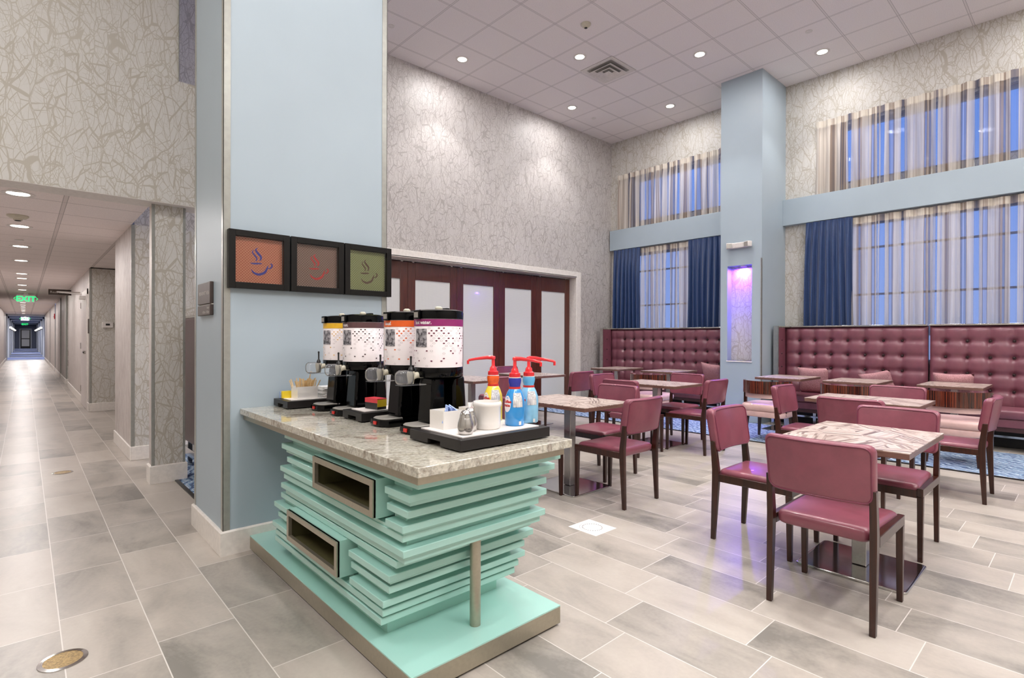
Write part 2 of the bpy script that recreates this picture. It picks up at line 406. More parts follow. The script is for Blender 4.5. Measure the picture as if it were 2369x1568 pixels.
# ---------------------------------------------------------------- mesh helpers
class MB:
    def __init__(s): s.bm = bmesh.new(); s.mats = []; s.cur = 0
    def mat(s, name):
        if name not in s.mats: s.mats.append(name)
        s.cur = s.mats.index(name); return s
    def face(s, vs):
        try:
            f = s.bm.faces.new(vs); f.material_index = s.cur; return f
        except ValueError: return None
    def V(s, p): return s.bm.verts.new(p)
    def box(s, x0, y0, z0, x1, y1, z1, taper=None):
        vs = [s.V(p) for p in ((x0, y0, z0), (x1, y0, z0), (x1, y1, z0), (x0, y1, z0), (x0, y0, z1), (x1, y0, z1), (x1, y1, z1), (x0, y1, z1))]
        for q in ((0, 3, 2, 1), (4, 5, 6, 7), (0, 1, 5, 4), (1, 2, 6, 5), (2, 3, 7, 6), (3, 0, 4, 7)): s.face([vs[i] for i in q])
        return s
    def loft(s, rings, cap=True, close=True):
        R = [[s.V(p) for p in r] for r in rings]; n = len(R[0])
        for a, b in zip(R, R[1:]):
            for i in range(n if close else n-1):
                j = (i+1) % n; s.face([a[i], a[j], b[j], b[i]])
        if cap: s.face(R[0][::-1]); s.face(R[-1])
        return s
    def prism(s, poly, z0, z1, axis='z'):
        f = {'z': lambda a, b, c: (a, b, c), 'y': lambda a, b, c: (a, c, b), 'x': lambda a, b, c: (c, a, b)}[axis]
        return s.loft([[f(a, b, z0) for a, b in poly], [f(a, b, z1) for a, b in poly]])
    def lathe(s, prof, c=(0, 0, 0), n=32, sx=1, sy=1, axis='z'):
        rings = []
        for r, h in prof:
            ring = []
            for i in range(n):
                t = 2*PI*i/n; a, b = r*math.cos(t)*sx, r*math.sin(t)*sy
                p = {'z': (a, b, h), 'x': (h, a, b), 'y': (a, h, b)}[axis]
                ring.append((c[0]+p[0], c[1]+p[1], c[2]+p[2]))
            rings.append(ring)
        return s.loft(rings)
    def tube(s, pts, r, n=10):
        pts = [Vector(p) for p in pts]; rings = []
        rr = r if isinstance(r, (list, tuple)) else [r]*len(pts)
        for i, p in enumerate(pts):
            d = (pts[min(i+1, len(pts)-1)]-pts[max(i-1, 0)]).normalized()
            up = Vector((0, 0, 1)) if abs(d.z) < .9 else Vector((1, 0, 0))
            a = d.cross(up).normalized(); b = d.cross(a)
            rings.append([tuple(p+a*rr[i]*math.cos(2*PI*k/n)+b*rr[i]*math.sin(2*PI*k/n)) for k in range(n)])
        return s.loft(rings)
    def bar(s, p0, p1, w0, d0, w1=None, d1=None):
        w1 = w0 if w1 is None else w1; d1 = d0 if d1 is None else d1
        q = lambda p, w, d: [(p[0]-w/2, p[1]-d/2, p[2]), (p[0]+w/2, p[1]-d/2, p[2]), (p[0]+w/2, p[1]+d/2, p[2]), (p[0]-w/2, p[1]+d/2, p[2])]
        return s.loft([q(p0, w0, d0), q(p1, w1, d1)])
    def ring_loop(s, pts, r, n=8):
        pts = [Vector(p) for p in pts]; N = len(pts); R = []
        for i, p in enumerate(pts):
            d = (pts[(i+1) % N]-pts[i-1]).normalized(); up = Vector((0, 1, 0)) if abs(d.y) < .9 else Vector((1, 0, 0))
            a = d.cross(up).normalized(); b = d.cross(a)
            R.append([s.V(p+a*r*math.cos(2*PI*k/n)+b*r*math.sin(2*PI*k/n)) for k in range(n)])
        for i in range(N):
            A, B = R[i], R[(i+1) % N]
            for k in range(n): s.face([A[k], A[(k+1) % n], B[(k+1) % n], B[k]])
        return s
    def strip(s, pts, ws, z=0, f=lambda a, b: (a, 0, b)):
        P = [Vector((a, b)) for a, b in pts]; L = []
        for i, p in enumerate(P):
            d = (P[min(i+1, len(P)-1)]-P[max(i-1, 0)]).normalized(); nrm = Vector((-d.y, d.x))*ws[i]/2
            L.append((s.V(f(*(p+nrm))), s.V(f(*(p-nrm)))))
        for a, b in zip(L, L[1:]): s.face([a[0], b[0], b[1], a[1]])
        return s
    def build(s, name, parent=None, mat=None, sharp=38, bevel=0, xf=None, loc=None, smooth=True):
        if mat and not s.mats: s.mats = [mat]
        if xf: bmesh.ops.transform(s.bm, matrix=xf, verts=s.bm.verts)
        bmesh.ops.recalc_face_normals(s.bm, faces=s.bm.faces)
        ang = math.radians(sharp)
        for f in s.bm.faces: f.smooth = smooth
        for e in s.bm.edges:
            if len(e.link_faces) == 2 and e.calc_face_angle(0) > ang: e.smooth = False
        me = bpy.data.meshes.new(name); s.bm.to_mesh(me); s.bm.free()
        for m_ in s.mats: me.materials.append(M[m_])
        o = bpy.data.objects.new(name, me); COL.objects.link(o)
        if parent: o.parent = parent
        if loc: o.location = loc
        if bevel:
            b = o.modifiers.new('bevel', 'BEVEL'); b.width = bevel; b.segments = 2; b.limit_method = 'ANGLE'; b.angle_limit = math.radians(40)
        return o

def pad(mb, hw, hh, ht, r, e, nx=10, nz=8, dome=0, rings=4, f=None):
    """soft slab: half sizes hw (a), hh (b), half thickness ht (c); corner radius r, edge rounding e; f maps (a,b,c)->xyz"""
    f = f or (lambda a, b, c: (a, b, c))
    def axis(h, n):
        k = max(2, n//5); inner = [-(h-r)+2*(h-r)*i/n for i in range(n+1)]
        out = [h-r+r*(i+1)/3 for i in range(3)]
        return [-v for v in out[::-1]]+inner+out
    A, B = axis(hw, nx), axis(hh, nz)
    def rr(a, b, inset):
        p = max(0, abs(a)-(hw-r))/r; q = max(0, abs(b)-(hh-r))/r
        if p > 0 and q > 0: p, q = p*math.sqrt(1-q*q/2), q*math.sqrt(1-p*p/2)
        a2 = (hw-r+(r)*p if abs(a) > hw-r else abs(a)); b2 = (hh-r+r*q if abs(b) > hh-r else abs(b))
        ka = (hw-inset)/hw; kb = (hh-inset)/hh
        return math.copysign(a2*ka, a), math.copysign(b2*kb, b)
    per = [(i, 0) for i in range(len(A))]+[(len(A)-1, j) for j in range(1, len(B))]+[(i, len(B)-1) for i in range(len(A)-2, -1, -1)]+[(0, j) for j in range(len(B)-2, 0, -1)]
    loops = []
    grids = []
    for sgn in (1, -1):
        G = {}
        for i, a in enumerate(A):
            for j, b in enumerate(B):
                x, y = rr(a, b, e); dz = dome*(1-(a/hw)**2)*(1-(b/hh)**2)
                G[i, j] = mb.V(f(x, y, sgn*(ht+dz)))
        for i in range(len(A)-1):
            for j in range(len(B)-1): mb.face([G[i, j], G[i+1, j], G[i+1, j+1], G[i, j+1]])
        grids.append([G[p] for p in per])
    for k in range(1, rings*2):
        t = PI*k/(rings*2); inset = e*(1-math.sin(t)); c = math.cos(t)
        cc = ht-e*(1-c) if c >= 0 else -(ht-e*(1+c))
        loops.append([mb.V(f(*rr(A[i], B[j], inset), cc)) for i, j in per])
    L = [grids[0]]+loops+[grids[1]]; n = len(per)
    for a, b in zip(L, L[1:]):
        for i in range(n): mb.face([a[i], a[(i+1) % n], b[(i+1) % n], b[i]])
    return mb

def text_geo(mb, s, size, f, align='LEFT', bold=0.0):
    """flat lettering; f maps (a,b) in metres to xyz"""
    cu = bpy.data.curves.new('t', 'FONT'); cu.body = s; cu.size = size; cu.align_x = align; cu.offset = bold; cu.resolution_u = 2
    o = bpy.data.objects.new('t', cu); COL.objects.link(o)
    bpy.context.view_layer.update()
    me = o.to_mesh(); vs = [mb.V(f(v.co.x, v.co.y)) for v in me.vertices]
    for p in me.polygons: mb.face([vs[i] for i in p.vertices])
    o.to_mesh_clear(); bpy.data.objects.remove(o); bpy.data.curves.remove(cu)
    return mb

def tag(o, label, cat, group=None, kind=None):
    o['label'] = label; o['category'] = cat
    if group: o['group'] = group
    if kind: o['kind'] = kind
    return o
def empty(name, loc, rz=0, label=None, cat=None, group=None):
    o = bpy.data.objects.new(name, None); o.location = loc; o.rotation_euler = (0, 0, rz); o.empty_display_size = .1
    COL.objects.link(o)
    if label: tag(o, label, cat, group)
    return o
def copy_tree(o, parent=None, top=True):
    c = o.copy(); COL.objects.link(c)
    if parent: c.parent = parent
    for ch in o.children: copy_tree(ch, c, False)
    return c
def place(proto, first, loc, rz, label, cat, group=None):
    o = proto if first else copy_tree(proto)
    o.location = loc; o.rotation_euler = (0, 0, rz); return tag(o, label, cat, group)
def struct(name, mb, mat=None, **kw):
    o = mb.build(name, None, mat, **kw); o['kind'] = 'structure'; return o
def B(*a): return MB().box(*a)

# ================================================================ THE SETTING
struct('floor', B(-4.2, -4.2, -.12, 9.8, 40.6, 0), 'floor_tile', smooth=False)
struct('floor_carpeted', B(-.8, 40.6, -.12, 1.1, 78.3, .004), 'stripe_carpet', smooth=False)
# high ceiling in one piece over dining room and lobby
struct('ceiling', B(-4.2, -4.2, CEIL, 9.8, 7.5, CEIL+.15), 'ceiling_tile', smooth=False)
mb = MB(); mb.box(-.75, 6.0, CC, .86, 40.6, CC+.1); mb.box(.86, 7.5, CC+.02, 3.5, 24, CC+.12)
struct('ceiling_corridor', mb, 'corridor_tile', smooth=False)

# door wall with its opening
mb = MB()
mb.box(.90, WY, 0, 3.3, WY+.3, 3.70); mb.box(8.33, WY, 0, WX, WY+.3, 3.70); mb.box(3.3, WY, 2.60, 8.33, WY+.3, 3.70)
struct('wall_back', mb, 'wallpaper_small', smooth=False)
struct('sky_blocker_behind_doors', B(3.0, WY+.3, 0, WX+.2, WY+.4, 3.0), 'white_matte', smooth=False)  # added unseen backing that keeps sky light out of the gap above the doors
struct('wall_back_upper', B(.90, WY+.012, 3.70, WX, WY+.3, CEIL), 'wallpaper_small_upper_lit', smooth=False)
# casing
mb = MB()
mb.box(8.33, WY-.022, 0, 8.46, WY, 2.69); mb.box(3.2, WY-.022, 2.58, 8.33, WY, 2.69)
mb.box(8.315, WY-.022, 0, 8.33, WY+.3, 2.60); mb.box(3.3, WY-.022, 2.575, 8.33, WY+.3, 2.60)
struct('trim_1', mb, 'white_trim', bevel=.004)
# window wall with real openings
def wall_with_holes(x0, x1, ylo, yhi, zlo, zhi, holes):
    mb = MB(); ys = sorted({ylo, yhi, *[h[0] for h in holes], *[h[1] for h in holes]}); zs = sorted({zlo, zhi, *[h[2] for h in holes], *[h[3] for h in holes]})
    for a, b in zip(ys, ys[1:]):
        for c, d in zip(zs, zs[1:]):
            if any(h[0] <= a and b <= h[1] and h[2] <= c and d <= h[3] for h in holes): continue
            mb.box(x0, a, c, x1, b, d)
    bmesh.ops.remove_doubles(mb.bm, verts=mb.bm.verts, dist=1e-5)
    return mb
HOLES = [(-2.2, 2.86, 1.0, 3.16), (-2.2, 2.78, 3.78, 4.70), (4.5, 6.72, 1.0, 3.14), (4.5, 6.62, 3.78, 4.70)]
struct('wall_right', wall_with_holes(WX, WX+.22, -4.2, WY+.3, 0, CEIL, HOLES), 'wallpaper', smooth=False)
for i, (y0, y1, z0, z1) in enumerate(HOLES):
    fr = MB(); t = .05
    for a in (y0, y1-t): fr.box(WX+.10, a, z0, WX+.16, a+t, z1)
    for c in (z0, z1-t): fr.box(WX+.10, y0+t, c, WX+.16, y1-t, c+t)
    n = 2 if y1-y0 > 3 else 1
    for k in range(1, n): c = y0+(y1-y0)*k/n; fr.box(WX+.105, c-.03, z0+t, WX+.155, c+.03, z1-t)
    if z1-z0 > 1.5:
        for zz in (2.02, 2.74): fr.box(WX+.108, y0+t, zz, WX+.152, y1-t, zz+.03)
    f = struct('window_%d' % (i+1), fr, 'window_frame')
    p = B(WX+.125, y0+.01, z0+.01, WX+.133, y1-.01, z1-.01).build('pane', f, 'pane_glass')
# pale blue bands over the lower curtains
for nm, a, b in (('trim_2', -4.2, 3.58), ('trim_3', 4.26, 7.17)):
    struct(nm, B(9.40, a, 3.235, WX, b, 3.665), 'blue_paint', bevel=.004)
# free-standing pier with purple niche
mb = MB(); x0, x1, ya, yb = 8.58, WX, 3.58, 4.255
mb.mat('blue_paint')
mb.box(x0, ya, 0, x0+.16, yb, .985); mb.box(x0, ya, 2.535, x0+.16, yb, CEIL)
mb.box(x0, ya, .985, x0+.16, 3.735, 2.535); mb.box(x0, 4.135, .985, x0+.16, yb, 2.535)
mb.box(x0+.16, ya, 0, x1, yb, CEIL)
bmesh.ops.remove_doubles(mb.bm, verts=mb.bm.verts, dist=1e-5)
struct('wall_pier', mb, smooth=False)
struct('wall_pier_niche', B(x0+.145, 3.735, .985, x0+.16, 4.135, 2.535), 'wallpaper', smooth=False)
struct('trim_4', B(x0-.012, 3.725, .965, x0+.145, 4.145, .985), 'white_trim', bevel=.002)
struct('trim_5', MB().box(x0-.004, ya-.004, .1, x0+.018, ya+.0, 2.62).box(x0-.004, ya-.004, .1, x0, ya+.018, 2.62), 'corner_metal')
lamp('AREA', 'niche_light', (x0+.075, 3.93, 2.50), 46.0, (.12, .03, 1), .1)
pl = MB().lathe([(.045, 0), (.045, .02), (.02, .035)], (x0+.075, 3.90, 2.50), 16).mat('purple_glow')
t = empty('niche_light', (x0+.075, 3.90, 2.535), 0, 'small purple glowing light at the top of the pier niche', 'light')
MB().lathe([(.05, -.022), (.05, 0)], n=20).build('housing', t, 'white_metal')
MB().lathe([(.036, -.026), (.036, -.022)], n=20).build('lens', t, 'purple_glow')

# big blue pier in front
PX0, PX1, PY0, PY1 = .905, 2.02, 3.63, 4.37
struct('wall_front_pier', B(PX0, PY0, 0, PX1, PY1, CEIL), 'blue_paint', smooth=False)
mb = MB(); g = .038
for (cx, cy) in ((PX0, PY0), (PX1, PY0), (PX0, PY1)):
    sx = 1 if cx == PX0 else -1; sy = 1 if cy == PY0 else -1
    a, b = sorted((cx-.003*sx, cx+g*sx)); mb.box(a, min(cy, cy-.003*sy), .14, b, max(cy, cy-.003*sy), CEIL)
    a, b = sorted((cy-.003*sy, cy+g*sy)); mb.box(min(cx, cx-.003*sx), a, .14, max(cx, cx-.003*sx), b, CEIL)
struct('trim_6', mb, 'corner_metal', smooth=False)
def base_ring(name, x0, y0, x1, y1, h=.15, t=.018):
    mb = MB(); mb.loft([[(x0-t, y0-t, 0), (x1+t, y0-t, 0), (x1+t, y1+t, 0), (x0-t, y1+t, 0)], [(x0-t, y0-t, h-.008), (x1+t, y0-t, h-.008), (x1+t, y1+t, h-.008), (x0-t, y1+t, h-.008)],
             [(x0-t*.6, y0-t*.6, h), (x1+t*.6, y0-t*.6, h), (x1+t*.6, y1+t*.6, h), (x0-t*.6, y1+t*.6, h)]])
    return struct(name, mb, 'white_trim', sharp=20)
base_ring('baseboard_front_pier', PX0, PY0, PX1, PY1)

# header over the corridor mouth
struct('wall_header', B(-4.2, 5.72, CC, 1.35, 5.98, 3.70), 'wallpaper', smooth=False)
struct('wall_header_upper', B(-4.2, 5.735, 3.70, 1.05, 5.98, CEIL), 'wallpaper_upper_lit', smooth=False)
struct('trim_7', B(1.05, 5.725, 3.70, 1.056, 5.98, CEIL), 'corner_metal')
struct('trim_10', B(-4.2, 5.722, CC-.004, 1.35, 6.0, CC), 'white_matte', smooth=False)
# narrow wallpapered pier below the header
struct('wall_small_pier', MB().mat('wallpaper').box(.868, 5.83, 0, 1.125, 5.98, CC).mat('bark_paper').box(.862, 5.832, 0, .868, 5.978, CC), smooth=False)
mb = MB()
for cx in (.862, 1.107): mb.box(cx, 5.826, .15, cx+.02, 5.83, CC)
mb.box(.858, 5.826, .15, .862, 5.845, CC)
struct('trim_8', mb, 'corner_metal', smooth=False)
base_ring('baseboard_small_pier', .862, 5.83, 1.125, 5.98, .165)

# corridor right wall: blocks with recesses between
def block(k, y0, y1, depth=.8, pap='bark_paper', x=.86):
    mb = MB().mat(pap).box(x, y0, 0, x+.02, y1, CC).mat('wallpaper').box(x+.02, y0, 0, x+depth, y1, CC)
    struct('wall_corridor_%s' % k, mb, smooth=False)
    mb = MB().box(x-.004, y0-.004, .15, x+.03, y0, CC).box(x-.004, y0, .15, x, y0+.02, CC)
    struct('trim_corner_%s' % k, mb, 'corner_metal', smooth=False)
    mb = MB().box(x-.016, y0-.016, 0, x, y1, .15).box(x, y0-.016, 0, x+depth, y0, .15)
    struct('baseboard_%s' % k, mb, 'white_trim', bevel=.004)
BL = [('near', WY-.12, 8.5, 1.2), ('restroom', 12.15, 18.4, 2.6), ('third', 19.5, 22.0, 1.5), ('fourth', 22.6, 26.2, 1.5), ('fifth', 26.8, 31.8, 1.5), ('sixth', 32.2, 40.6, 1.0)]
# the first block's end shows the door wall's paper
for k, a, b, d in BL:
    if k == 'near':
        mb = MB().mat('bark_paper').box(.86, a, 0, .90, b, CC).mat('wallpaper').box(.872, a-.002, 0, 2.2, WY, CC).box(.90, WY+.3, 0, 2.2, b, CC)
        struct('wall_corridor_near', mb, smooth=False)
        struct('trim_corner_near', MB().box(.856, a-.004, .15, .89, a, CC).box(.856, a, .15, .86, a+.02, CC), 'corner_metal', smooth=False)
        struct('baseboard_near', MB().box(.844, a-.016, 0, .86, b, .15).box(.86, a-.016, 0, 2.2, a, .15), 'white_trim', bevel=.004)
    else: block(k, a, b, d)
struct('wall_recess_back', B(3.4, 7.5, 0, 3.5, 24.5, CC+.02), 'wallpaper', smooth=False)
struct('wall_left', B(-.85, 5.98, 0, -.75, 40.6, CC), 'bark_paper', smooth=False)
struct('baseboard_left', B(-.75, 5.98, 0, -.735, 40.6, .15), 'white_trim')
# far carpeted corridor
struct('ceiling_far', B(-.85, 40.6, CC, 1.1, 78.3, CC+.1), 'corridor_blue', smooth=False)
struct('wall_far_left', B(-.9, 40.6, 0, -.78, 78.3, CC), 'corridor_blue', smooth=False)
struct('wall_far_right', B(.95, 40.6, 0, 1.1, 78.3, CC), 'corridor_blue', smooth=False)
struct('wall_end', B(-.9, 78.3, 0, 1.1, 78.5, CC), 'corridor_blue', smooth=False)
mb = MB()
for y in (40.62, 46, 52, 60, 69):
    mb.box(-.78, y, 0, -.70, y+.35, CC); mb.box(.87, y, 0, .95, y+.35, CC); mb.box(-.78, y, CC-.1, .95, y+.35, CC)
struct('trim_9', mb, 'corridor_trim', smooth=False)
# lobby shell behind the camera
struct('wall_lobby_left', B(-4.3, -4.2, 0, -4.2, 5.98, CEIL), 'wallpaper', smooth=False)
struct('wall_lobby_rear', B(-4.2, -4.3, 0, 9.8, -4.2, CEIL), 'wallpaper', smooth=False)
struct('wall_lobby_corner', B(-4.2, 5.72, 0, -.75, 5.98, CC), 'wallpaper', smooth=False)
# carpets
def rug(name, x0, y0, x1, y1, label):
    t = tag(B(x0, y0, 0, x1, y1, .008).build(name, None, 'wave_carpet', smooth=False), label, 'carpet')
    MB().box(x0-.03, y0, 0, x0, y1, .010).build('edging', t, 'black_satin'); return t
rug('carpet', 7.06, -4.1, 8.57, 7.17, 'blue and white wave-patterned carpet strip in front of the banquettes')
t = rug('carpet', 1.07, 4.42, 3.0, 7.05, 'blue wavy carpet with a dark edge behind the large blue pier')

# ================================================================ folding doors
def folding_doors():
    n = 5; x_r = 8.31; w = .958
    for k in range(7):
        b = x_r-w*k; a = b-w+.004
        t = empty('folding_door', (a, 7.36, .01), 0, ['dark wood door panel with frosted pane at the right jamb', 'second dark wood frosted door panel from the right jamb', 'third dark wood frosted door panel from the right jamb',
            'fourth dark wood frosted door panel from the right jamb', 'dark wood door panel beside the pier, partly behind the olive picture', 'door panel behind the large blue pier', 'leftmost door panel behind the large blue pier'][k], 'door', 'folding doors along the door wall')
        W = w-.004; H = 2.53; s = .135
        for xa in (0, W-s): MB().box(xa, 0, 0, xa+s, .045, H).build('stile', t, 'door_wood', bevel=.003)
        MB().box(s, 0, H-.27, W-s, .045, H).build('rail', t, 'door_wood')
        MB().box(s, 0, 0, W-s, .045, .10).build('rail', t, 'door_wood')
        MB().box(s-.005, .016, .09, W-s+.005, .026, H-.26).build('pane', t, 'frosted_pane')
        for xx in (.1, W-.1): MB().box(xx-.02, .012, H, xx+.02, .033, H+.02).build('roller', t, 'chrome')
folding_doors()
t = tag(B(3.3, 7.352, 2.552, 8.31, 7.40, 2.575).build('door_track', None, 'chrome'), 'metal track above the folding dark wood doors', 'track')

# ================================================================ curtains
def curtain(name, y0, y1, z0, z1, x, pitch, amp, mat, label, group=None, header=.1, hmat=None, gather=0.0):
    mb = MB(); n = max(2, round((y1-y0)/pitch)); per = 12; N = n*per
    if hmat: mb.mat(mat)
    rnd = [random.uniform(.75, 1.25) for _ in range(n+1)]; ph = [random.uniform(-.25, .25) for _ in range(n+1)]
    zs = [0, .12, .3, .5, .7, .85, 1]; H = z1-z0
    rows = []
    zz = [z0+H*q*(1-header/H) for q in zs]+[z1-header*.5, z1]
    for r, z in enumerate(zz):
        row = []
        q = (z1-z)/H; top = z > z1-header*1.01
        for i in range(N+1):
            u = i/per; k = int(min(u, n-1e-6)); fr = u-k
            A = amp*rnd[k]*(.45 if top else (.6+.5*q))
            o = A*math.sin(2*PI*(u+ph[k]*(0 if top else .5*math.sin(PI*fr))))
            if z >= z1-header*1.01 and z < z1-header*.4: o = A*(1 if fr < .5 else .3)*math.sin(2*PI*u)*1.4
            yy = y0+(y1-y0)*i/N
            if gather: yy = (y0+y1)/2+(yy-(y0+y1)/2)*(1+gather*q)
            row.append(mb.V((x+o, yy+.012*math.sin(3*q+k), z)))
        rows.append(row)
    for r, (a, b) in enumerate(zip(rows, rows[1:])):
        if hmat: mb.mat(hmat if r >= len(zz)-3+0 else mat)
        for i in range(N): mb.face([a[i], a[i+1], b[i+1], b[i]])
    o = mb.build(name, None, mat if not hmat else None, sharp=180); tag(o, label, 'curtain', group); return o
XC = 9.462
curtain('sheer_curtain', -1.5, 3.10, 3.668, 4.84, XC, .155, .042, 'sheer_stripe', 'striped translucent curtain above the blue band, right of the pier', header=.1, hmat='pleat_tape')
curtain('sheer_curtain', 4.27, 7.02, 3.668, 4.84, XC, .155, .042, 'sheer_stripe', 'striped translucent curtain above the blue band, left of the pier', header=.1, hmat='pleat_tape')
curtain('sheer_curtain', -1.5, 2.60, 1.40, 3.215, XC, .17, .042, 'sheer_stripe', 'long striped translucent curtain behind the right banquettes', header=.1, hmat='pleat_tape')
curtain('sheer_curtain', 5.2, 6.42, 1.40, 3.215, XC, .17, .042, 'sheer_stripe', 'long striped translucent curtain between two blue drapes', header=.1, hmat='pleat_tape')
curtain('blue_curtain', 2.55, 3.22, 1.40, 3.225, XC-.07, .098, .036, 'blue_drape', 'dark blue drape right of the pier beside the long sheer', gather=.06)
curtain('blue_curtain', 6.38, 7.06, 1.40, 3.225, XC-.07, .098, .036, 'blue_drape', 'dark blue drape in the far corner beside the door wall', gather=.03)
curtain('blue_curtain', 4.28, 5.30, 1.40, 3.225, XC-.07, .10, .034, 'blue_drape', 'dark blue drape left of the pier above the far banquette', gather=.06)

# ================================================================ banquettes
BXF = 9.20
def banquette(yl, yr, first_btn, pitch, label, wing=True, group='tufted burgundy banquettes'):
    """yl = left (larger y) end, yr = right end"""
    t = empty('banquette', (9.0, (yl+yr)/2, 0), 0, label, 'banquette', group)
    cy = (yl+yr)/2; L = lambda x, y, z: (x-9.0, y-cy, z)
    ztop, zs, pz = 1.53, .50, .2145
    btn_z = [1.325-pz*i for i in range(4)]
    btn_y = []
    y = first_btn
    while y > yr+.07: btn_y.append(y); y -= pitch
    ylw = yl-(.06 if wing else 0)
    mb = MB(); ny = int((ylw-yr)/.022); nz = 48; rows = []
    for j in range(nz+1):
        z = zs+(ztop-zs)*j/nz; row = []
        for i in range(ny+1):
            y = ylw-(ylw-yr)*i/ny
            a = abs(((y-first_btn)/pitch+.5) % 1-.5)*2; a = min(1, a) if btn_y[-1]-pitch*.8 < y < first_btn+pitch*.9 else 1
            b = abs(((z-btn_z[0])/pz+.5) % 1-.5)*2
            pa = 1-(1-a)**3; pb = 1-(1-b)**3
            h = .062*(.50+.50*pa)*(.58+.42*pb)
            dn = min([(y-q)**2 for q in btn_y] or [9]); dz = min((z-q)**2 for q in btn_z)
            h -= .046*math.exp(-(dn+dz)/(.034**2))
            r2 = math.sqrt(dn+dz)
            if r2 < .1 and dn > 0: h += .0035*math.cos(math.atan2(math.sqrt(dz), math.sqrt(dn))*8)*(1-r2/.1)
            eb = min(ylw-y, y-yr, ztop-z); h *= min(1, max(0.05, math.sqrt(max(0, eb)/.05)))
            row.append(mb.V(L(BXF+.045-h, y, z)))
        rows.append(row)
    for a, b in zip(rows, rows[1:]):
        for i in range(ny): mb.face([a[i], a[i+1], b[i+1], b[i]])
    mb.build('backrest', t, 'booth_leather', sharp=180)
    bt = None
    for y in btn_y:
        for z in btn_z:
            if bt is None:
                bt = MB().lathe([(.001, -.008), (.008, -.007), (.012, -.002), (.012, .004)], axis='x', n=12).build('button', t, 'button_dark', sharp=180)
                bt.location = L(BXF+.024, y, z)
            else:
                c = bt.copy(); c.location = L(BXF+.024, y, z); c.parent = t; COL.objects.link(c)
    # frame box behind the tufting, chrome edge trim
    MB().box(*L(BXF+.045, yr, .2), *L(BXF+.13, yl, ztop)).build('back_panel', t, 'booth_dark')
    MB().box(*L(BXF-.02, yr, ztop), *L(BXF+.14, yl, ztop+.022)).build('top_trim', t, 'chrome', bevel=.003)
    if wing:
        mb = MB(); x0w = 8.93
        pad(mb, (BXF+.04-x0w)/2, (ztop-.3)/2, .03, .02, .015, 6, 10, f=lambda a, b, c: L((BXF+.04+x0w)/2+a, yl-.03+c, (ztop+.3)/2+b))
        mb.build('wing', t, 'booth_leather', sharp=60)
        MB().box(*L(x0w-.012, yl-.07, .17), *L(x0w, yl+.012, ztop+.022)).box(*L(x0w, yl-.06, ztop), *L(BXF-.02, yl, ztop+.022)).build('wing_trim', t, 'chrome')
        for z in btn_z:
            c = bt.copy(); c.location = L(9.07, yl-.063, z); c.rotation_euler = (0, 0, PI/2); c.parent = t; COL.objects.link(c)
    mb = MB(); hw = (ylw-yr)/2-.002
    pad(mb, .27, hw, .055, .03, .03, 4, 30, .008, f=lambda a, b, c: L(8.955+a-.01, (ylw+yr)/2+b, .445+c)); mb.build('seat_cushion', t, 'booth_leather', sharp=80)
    MB().box(*L(8.70, yr, .285), *L(9.245, ylw, .39)).build('seat_base', t, 'booth_leather', bevel=.012)
    MB().box(*L(8.71, yr+.005, .235), *L(9.24, ylw-.005, .285)).build('base_rail', t, 'booth_dark')
    MB().box(*L(8.705, yr, .165), *L(8.73, ylw, .19)).build('chrome_rail', t, 'chrome')
    k = int((yl-yr)/.9)+1
    for i in range(k+1):
        y = yr+.06+(yl-yr-.12)*i/k
        MB().box(*L(8.72, y-.02, 0), *L(8.76, y+.02, .235)).build('leg', t, 'chrome')
    MB().box(*L(9.05, yr, 0), *L(9.24, yl, .235)).build('plinth', t, 'dark_shade')
    return t
banquette(3.52, 1.59, 3.25, .2275, 'tufted burgundy banquette directly right of the pier')
banquette(1.57, -.45, 1.40, .2275, 'tufted burgundy banquette at the right edge of the picture', wing=False)
banquette(7.04, 4.30, 6.65, .2275, 'tufted burgundy banquette in the far corner left of the pier')

def cushion(name, loc, sz, rot, label):
    mb = MB(); h = sz/2; N = 14; top = {}; bot = {}
    for i in range(N+1):
        for j in range(N+1):
            u, v = 2*i/N-1, 2*j/N-1
            w_ = .055*((1-u**4)*(1-v**4))**.6; k = 1-.07*(1-abs(u*v))*max(u*u, v*v)
            top[i, j] = mb.V((u*h*k, w_, v*h*k))
            bot[i, j] = top[i, j] if i in (0, N) or j in (0, N) else mb.V((u*h*k, -w_, v*h*k))
    for G in (top, bot):
        for i in range(N):
            for j in range(N): mb.face([G[i, j], G[i+1, j], G[i+1, j+1], G[i, j+1]])
    o = mb.build(name, None, 'pillow_fabric', sharp=180); o.location = loc; o.rotation_euler = rot
    tag(o, label, 'pillow', 'dusty pink pillows on the banquettes'); return o
cushion('throw_pillow', (9.03, 2.97, .705), .42, (-.35, 0, PI/2+.1), 'dusty pink pillow on the banquette behind the table next to the pier')
cushion('throw_pillow', (9.03, 2.12, .69), .40, (-.35, .22, PI/2-.1), 'dusty pink pillow tilted behind the middle banquette table')
cushion('throw_pillow', (9.03, 1.28, .705), .42, (-.35, 0, PI/2), 'dusty pink pillow behind the rightmost banquette table')
cushion('throw_pillow', (9.03, 4.62, .705), .42, (-.35, -.1, PI/2-.2), 'dusty pink pillow at the right end of the far banquette')

